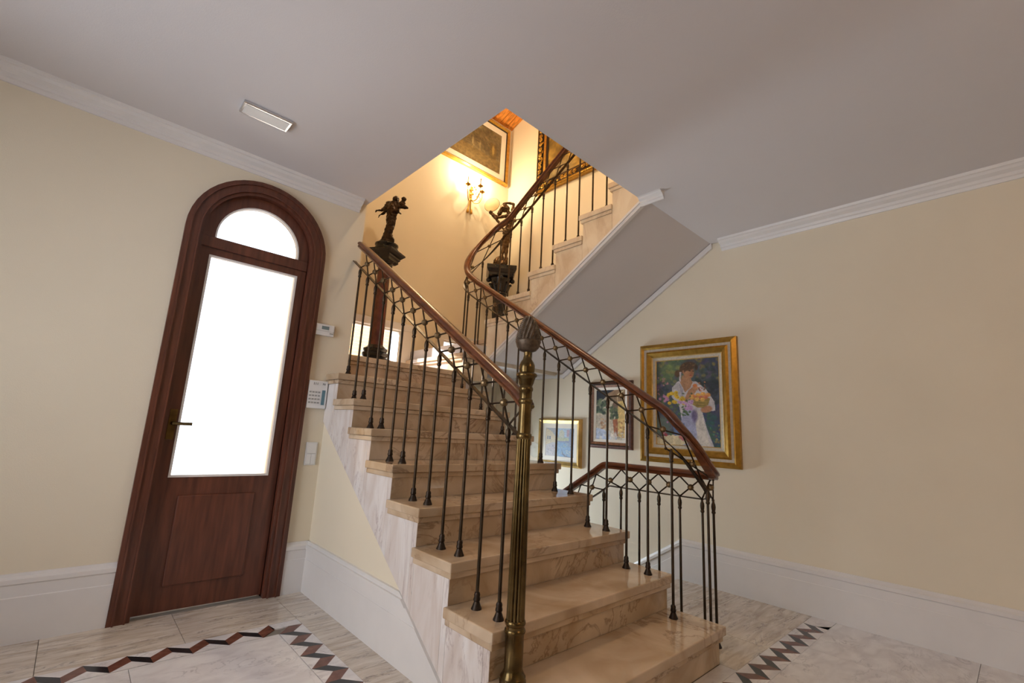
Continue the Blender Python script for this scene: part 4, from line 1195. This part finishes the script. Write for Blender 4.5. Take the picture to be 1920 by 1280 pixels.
# pedestal with red column, left end of the landing
p1x, p1y, z9 = 0.715, 3.20, 9*R_
pd = thing('pedestal', (p1x, p1y, z9), 'red marble column pedestal with black stone cap at left of landing', 'pedestal')
MB().lathe([(0.175, 0), (0.175, 0.055), (0.168, 0.062)], (p1x, p1y, z9), 32).build('plinth', M['slate'], pd, True, 40)
MB().lathe([(0.165, 0.062), (0.165, 0.085), (0.14, 0.10), (0.112, 0.115), (0.118, 0.13), (0.118, 0.15), (0.105, 0.16), (0.112, 0.175), (0.112, 0.19), (0.092, 0.205), (0.07, 0.225)], (p1x, p1y, z9), 32).build('base', M['blackst'], pd, True, 40)
MB().lathe([(0.070, 0.215), (0.066, 0.25), (0.060, 0.98), (0.062, 1.0)], (p1x, p1y, z9), 28).build('column', M['redcol'], pd, True, 40)
cp = MB().lathe([(0.062, 0.99), (0.075, 1.0), (0.075, 1.015), (0.066, 1.022), (0.095, 1.05)], (p1x, p1y, z9), 24)
square(cp, p1x, p1y, 32, [(0.072, z9+1.03), (0.092, z9+1.05), (0.092, z9+1.075), (0.104, z9+1.085), (0.104, z9+1.10), (0.130, z9+1.130), (0.138, z9+1.135), (0.138, z9+1.150), (0.120, z9+1.155)])
cp.build('capital', M['blackst'], pd, True, 30)
st = thing('statue', (p1x, p1y, z9+1.155), 'dark bronze group of a robed woman carrying a child on the red column', 'statue')
zs = z9+1.155
MB().lathe([(0.100, 0.0), (0.112, 0.012), (0.112, 0.026), (0.098, 0.036), (0.102, 0.046), (0.112, 0.056), (0.112, 0.068), (0.098, 0.076), (0.06, 0.084)], (p1x, p1y, zs), 28).build('turned_base', M['blackst'], st, True, 40)
# drawing units: zoomed photo pixels, 0.608 mm each; origin at the statue foot
S1 = 0.00063
def z7(x, y, d=0): return ((x-265)*1.08, d, 880-y)
parts = [
    ('c', z7(180, 850), z7(330, 850), 38, 34), ('c', z7(150, 860), z7(380, 870), 24, 20), ('b', z7(260, 840, 40), 50), ('b', z7(260, 840, -40), 50),
    ('c', z7(230, 800), z7(262, 690), 52, 48), ('c', z7(205, 810, 10), z7(250, 700, 10), 34, 36), ('c', z7(262, 690), z7(290, 610), 48, 44), ('c', z7(300, 690, -20), z7(310, 600, -10), 26, 34),
    ('c', z7(290, 610), z7(290, 500), 46, 52), ('c', z7(290, 500), z7(280, 400), 56, 58), ('c', z7(330, 560), z7(335, 420), 20, 26), ('c', z7(245, 520), z7(240, 400), 22, 26),
    ('c', z7(285, 400), z7(290, 300), 60, 66), ('c', z7(290, 300), z7(300, 215), 70, 62), ('c', z7(245, 330, 20), z7(235, 230, 30), 34, 40), ('c', z7(360, 320, -20), z7(360, 220), 38, 44),
    ('b', z7(322, 120, -15), 46), ('b', z7(325, 105, 10), 50), ('c', z7(310, 190), z7(320, 140), 24, 26),
    ('c', z7(370, 200), z7(405, 195), 34, 28), ('c', z7(400, 180, -10), z7(512, 265, -40), 24, 18), ('c', z7(512, 265, -40), z7(400, 265, -60), 18, 20),
    ('b', z7(440, 98, 10), 37), ('c', z7(425, 140, 10), z7(410, 185, 10), 22, 32), ('c', z7(455, 170), z7(430, 205), 18, 24),
    ('c', z7(300, 170, 20), z7(215, 170, 40), 30, 34), ('c', z7(215, 170, 40), z7(190, 235, 40), 36, 34), ('c', z7(190, 235, 30), z7(120, 300, 30), 30, 16), ('c', z7(120, 300, 30), z7(55, 298, 30), 15, 9), ('c', z7(55, 298, 30), z7(40, 326, 30), 9, 6),
    ('c', z7(195, 260, 20), z7(170, 350, 10), 30, 17), ('c', z7(170, 350, 10), z7(108, 390, 10), 16, 9), ('c', z7(108, 390, 10), z7(98, 424, 10), 9, 6),
    ('c', z7(380, 340, -30), z7(425, 366, -30), 16, 7), ('c', z7(360, 380, -20), z7(352, 420, -20), 12, 8), ('c', z7(280, 380, -50), z7(340, 330, -50), 20, 20),
    ('c', z7(330, 850, -30), z7(330, 790, -30), 30, 32), ('b', z7(318, 742, -30), 30), ('b', z7(340, 775, -50), 24), ('c', z7(345, 830, -40), z7(350, 800, -40), 26, 22),
]
for k in range(9):   # folds of the robe
    a = k/9*math.pi*2
    parts.append(('c', z7(240+46*math.cos(a), 812, 40*math.sin(a)), z7(290+44*math.cos(a+0.5), 520, 48*math.sin(a+0.5)), 17, 14))
parts = [(q[0], q[1], q[2], q[3]*1.22, q[4]*1.25) if q[0] == 'c' else (q[0], q[1], q[2]*1.08) for q in parts]
sculpt('figure', (p1x, p1y, zs+0.070), S1, parts, M['stat'], st, 0.005)

# dark carved pedestal and bronze dancer on the upper quarter landing
p2x, p2y, z11 = 2.20, 3.20, 11*R_
pe = thing('pedestal', (p2x, p2y, z11), 'black carved column pedestal with leafy capital at right corner of landing', 'pedestal')
pm = MB(); square(pm, p2x, p2y, -38, [(0.15, z11), (0.15, z11+0.06), (0.125, z11+0.075)]); pm.build('plinth', M['blackst'], pe)
MB().lathe([(0.12, 0.075), (0.12, 0.10), (0.10, 0.115), (0.11, 0.135), (0.085, 0.16)], (p2x, p2y, z11), 28).build('base', M['blackst'], pe, True, 40)
v = []; f = []
seg, rows = 32, 30
for i in range(rows+1):
    z = z11+0.155+0.575*i/rows
    for k in range(seg):
        a = 2*math.pi*k/seg
        r = 0.074*(1+0.07*math.cos(8*a+i*0.62))
        v.append((p2x+r*math.cos(a), p2y+r*math.sin(a), z))
for i in range(rows):
    for k in range(seg): f.append((i*seg+k, i*seg+(k+1) % seg, (i+1)*seg+(k+1) % seg, (i+1)*seg+k))
f.append(tuple(range(seg))[::-1]); f.append(tuple(rows*seg+k for k in range(seg)))
mesh_obj('column', v, f, M['blackst'], pe, True, 60)
cm2 = MB().lathe([(0.076, 0.725), (0.088, 0.73), (0.088, 0.745), (0.078, 0.752), (0.085, 0.80), (0.105, 0.86), (0.125, 0.915)], (p2x, p2y, z11), 28)
for k in range(8):
    a = k*math.pi/4+math.radians(7)
    d = Vector((math.cos(a), math.sin(a), 0)); c0 = Vector((p2x, p2y, z11))
    cm2.capsule(c0+d*0.080+Vector((0, 0, 0.77)), c0+d*0.108+Vector((0, 0, 0.845)), 0.020, 0.016, 8)
    cm2.ball(c0+d*0.120+Vector((0, 0, 0.852)), 0.017, 8, 6)
    if k % 2: cm2.ball(c0+d*0.142+Vector((0, 0, 0.905)), 0.030, 10, 7, (1, 1, 1))
cm2.build('capital', M['blackst'], pe, True, 60)
ab = MB(); square(ab, p2x, p2y, -38, [(0.125, z11+0.925), (0.145, z11+0.93), (0.145, z11+0.955), (0.155, z11+0.965), (0.172, z11+1.0), (0.172, z11+1.045), (0.165, z11+1.05)])
ab.build('abacus', M['blackst'], pe)
zd = z11+1.05
s2 = thing('statue', (p2x, p2y, zd), 'golden bronze dancer with raised arms holding a round disc on black pedestal', 'statue')
S2 = 0.00097
def z8(x, y, d=0): return (x-355, d, 955-y)
parts = [
    ('c', z8(240, 945), z8(450, 955), 22, 22), ('b', z8(340, 925), 60), ('b', z8(340, 930, 50), 55), ('b', z8(350, 930, -50), 55), ('c', z8(290, 900, -10), z8(320, 850), 40, 34), ('c', z8(400, 910), z8(410, 850, 10), 34, 26), ('c', z8(350, 890, -30), z8(350, 840, -20), 40, 30),
    ('c', z8(350, 850, -12), z8(372, 700, -14), 16, 24), ('c', z8(405, 850, 10), z8(405, 700, 10), 17, 25), ('c', z8(372, 700, -14), z8(390, 560, -12), 25, 40), ('c', z8(405, 700, 10), z8(412, 560, 10), 26, 42),
    ('b', z8(400, 500), 58), ('b', z8(420, 480, -10), 50), ('c', z8(405, 480), z8(432, 390), 52, 40), ('c', z8(432, 390), z8(430, 300), 42, 54), ('c', z8(395, 285), z8(455, 275), 34, 34),
    ('c', z8(425, 270), z8(395, 215), 22, 22), ('b', z8(375, 180), 46), ('b', z8(355, 175, 10), 52), ('c', z8(330, 160, 15), z8(290, 250, 15), 36, 30), ('c', z8(320, 200, 10), z8(275, 290, 15), 28, 14),
    ('c', z8(455, 265), z8(462, 115), 26, 18), ('c', z8(462, 115), z8(400, 102), 18, 15), ('c', z8(400, 102), z8(335, 118), 15, 11),
    ('c', z8(395, 285, -10), z8(275, 322, -30), 25, 17), ('c', z8(275, 322, -30), z8(195, 270, -40), 16, 13), ('b', z8(185, 262, -40), 26),
    ('c', z8(185, 275, -40), z8(310, 400, -20), 16, 18), ('c', z8(310, 400, -20), z8(380, 500, 0), 18, 12),
]
sculpt('figure', (p2x, p2y, zd+0.032), S2, parts, M['statg'], s2, 0.006)
dk = MB()
O = Vector((p2x, p2y, zd+0.032))
T8 = lambda q: O+RIGHT*(q[0]*S2)+BACK*(q[1]*S2)+Vector((0, 0, q[2]*S2))
cdir = T8(z8(195, 165, -45))
un_, vn_ = (RIGHT*0.80+BACK*(-0.35)+Vector((0, 0, -0.42))).normalized(), None
nn_ = un_.cross(Vector((0.1, 0.1, 1))).normalized(); vn_ = nn_.cross(un_).normalized()
N = 32; v = []
for s in (-0.003, 0.003):
    for k in range(N):
        a = 2*math.pi*k/N
        v.append(cdir+un_*(0.098*math.cos(a))+vn_*(0.092*math.sin(a))+nn_*s)
f = [tuple(range(N))[::-1], tuple(range(N, 2*N))]+[(k, (k+1) % N, N+(k+1) % N, N+k) for k in range(N)]
disc = mesh_obj('disc', v, f, M['amber'], s2, True, 40)
ringp = [cdir+un_*(0.099*math.cos(2*math.pi*k/N))+vn_*(0.093*math.sin(2*math.pi*k/N)) for k in range(N)]
MB().sweep(ringp, [(0.003, 0), (0, 0.003), (-0.003, 0), (0, -0.003)], nn_, closed=True).build('rim', M['statg'], disc, True)

# ================================================================== small things on the walls
yw = YW
th = thing('thermostat', (-0.056, yw, 1.665), 'white thermostat with small grey display on the wall beside the arched door', 'thermostat')
MB().box(-0.122, 0.010, yw-0.026, yw, 1.664, 1.744).build('case', M['plastic'], th, bevel=0.004)
MB().box(-0.080, -0.030, yw-0.0275, yw-0.0255, 1.706, 1.730).build('display', M['lcd'], th)
MB().box(-0.022, 0.002, yw-0.0285, yw-0.0255, 1.679, 1.686).build('button', M['key'], th)
MB().box(-0.122, 0.010, yw-0.0265, yw-0.0255, 1.694, 1.696).build('seam', M['key'], th)
kp = thing('alarm_keypad', (-0.050, yw, 1.16), 'white alarm keypad with number keys and teal display above the light switch', 'keypad')
MB().box(-0.116, 0.014, yw-0.028, yw, 1.160, 1.348).build('case', M['plastic'], kp, bevel=0.004)
MB().box(-0.022, 0.000, yw-0.0295, yw-0.0275, 1.185, 1.285).build('display', M['lcdb'], kp)
key_me = proto('key', MB().box(-0.0065, 0.0065, -0.003, 0, -0.005, 0.005), M['key'], False)
for r in range(4):
    for c in range(4): shared('key', key_me, (-0.100+0.0195*c, yw-0.0278, 1.198+0.0235*r), kp)
for k, x in enumerate((-0.082, -0.070, -0.058)): MB().box(x-0.0015, x+0.0015, yw-0.0285, yw-0.0275, 1.318, 1.334).build('mark', M['ink'], kp)
lg = MB()
lg.box(-0.022, -0.019, yw-0.0285, yw-0.0275, 1.320, 1.332); lg.box(-0.009, -0.006, yw-0.0285, yw-0.0275, 1.320, 1.332)
lg.prism([(-0.019, 1.332), (-0.016, 1.332), (-0.009, 1.320), (-0.012, 1.320)], 'Y', yw-0.0285, yw-0.0275)
lg.build('letter_mark', M['ink'], kp)
sw = thing('light_switch', (-0.035, yw, 0.79), 'white two-gang light switch plate below the alarm keypad', 'switch')
MB().box(-0.073, 0.003, yw-0.008, yw, 0.785, 0.935).build('plate', M['plastic'], sw, bevel=0.002)
MB().box(-0.066, -0.004, yw-0.014, yw-0.008, 0.862, 0.928).build('rocker', M['plastic'], sw, bevel=0.002)
MB().box(-0.066, -0.036, yw-0.014, yw-0.008, 0.792, 0.858).build('rocker', M['plastic'], sw, bevel=0.002)
MB().box(-0.034, -0.004, yw-0.014, yw-0.008, 0.792, 0.858).build('rocker', M['plastic'], sw, bevel=0.002)
cl = thing('ceiling_spotlight', (-0.75, 1.86, ZC), 'small square chrome spotlight on the ceiling above the arched door', 'light')
MB().box(-0.86, -0.610, 1.80, 1.915, ZC-0.018, ZC).build('frame', M['chrome'], cl, bevel=0.004)
MB().box(-0.845, -0.625, 1.815, 1.90, ZC-0.020, ZC-0.0175).build('lens', M['plastic'], cl)
# gilt scroll hook and round plate on the lower right wall
hk = thing('wall_hook', (XR, 2.93, 1.0), 'gilt scrolled wall ornament low on the right wall behind the newel', 'ornament')
hm = MB()
for s in (-1, 1):
    hm.tube(bezier([(XR-0.02, 2.93+s*0.005, 1.02), (XR-0.03, 2.93+s*0.04, 1.10), (XR-0.03, 2.93-s*0.02, 1.19), (XR-0.02, 2.93+s*0.03, 1.26), (XR-0.02, 2.93+s*0.005, 1.285)], 6), 0.008, 8)
hm.box(XR-0.02, XR, 2.915, 2.945, 1.10, 1.16)
hm.build('scroll', M['goldl'], hk, True, 60)
pt = thing('wall_plate', (XR, 2.805, 0.80), 'pale round porcelain plate on the right wall beside the canal painting', 'plate')
ring = MB()
N = 28; v = []; f = []
for r, d in ((0.0, 0.006), (0.025, 0.007), (0.03, 0.004), (0.062, 0.006), (0.080, 0.010), (0.080, 0.007), (0.055, 0.0), (0.0, 0.0)):
    for k in range(N):
        a = 2*math.pi*k/N; v.append((XR-d, 2.805+r*math.cos(a), 0.897+r*math.sin(a)))
for i in range(7):
    for k in range(N): f.append((i*N+k, i*N+(k+1) % N, (i+1)*N+(k+1) % N, (i+1)*N+k))
mesh_obj('dish', v, f, M['porc'], pt, True, 50)
# unseen warm lamp added behind the camera to tint the stair fronts
hl = thing('hall_fill_lamp', (0.4, -1.9, ZC-0.12), 'added warm fill lamp under the hall ceiling behind the viewer', 'lamp')
MB().lathe([(0.0, -0.10), (0.08, -0.095), (0.14, -0.06), (0.16, -0.01), (0.15, 0.0)], (0.4, -1.9, ZC-0.0), 24).build('shade', M['globe'], hl, True, 60)
lamp('hall_fill_light', 'POINT', (0.4, -1.9, ZC-0.25), 9, (1.0, 0.56, 0.26), 0.15)
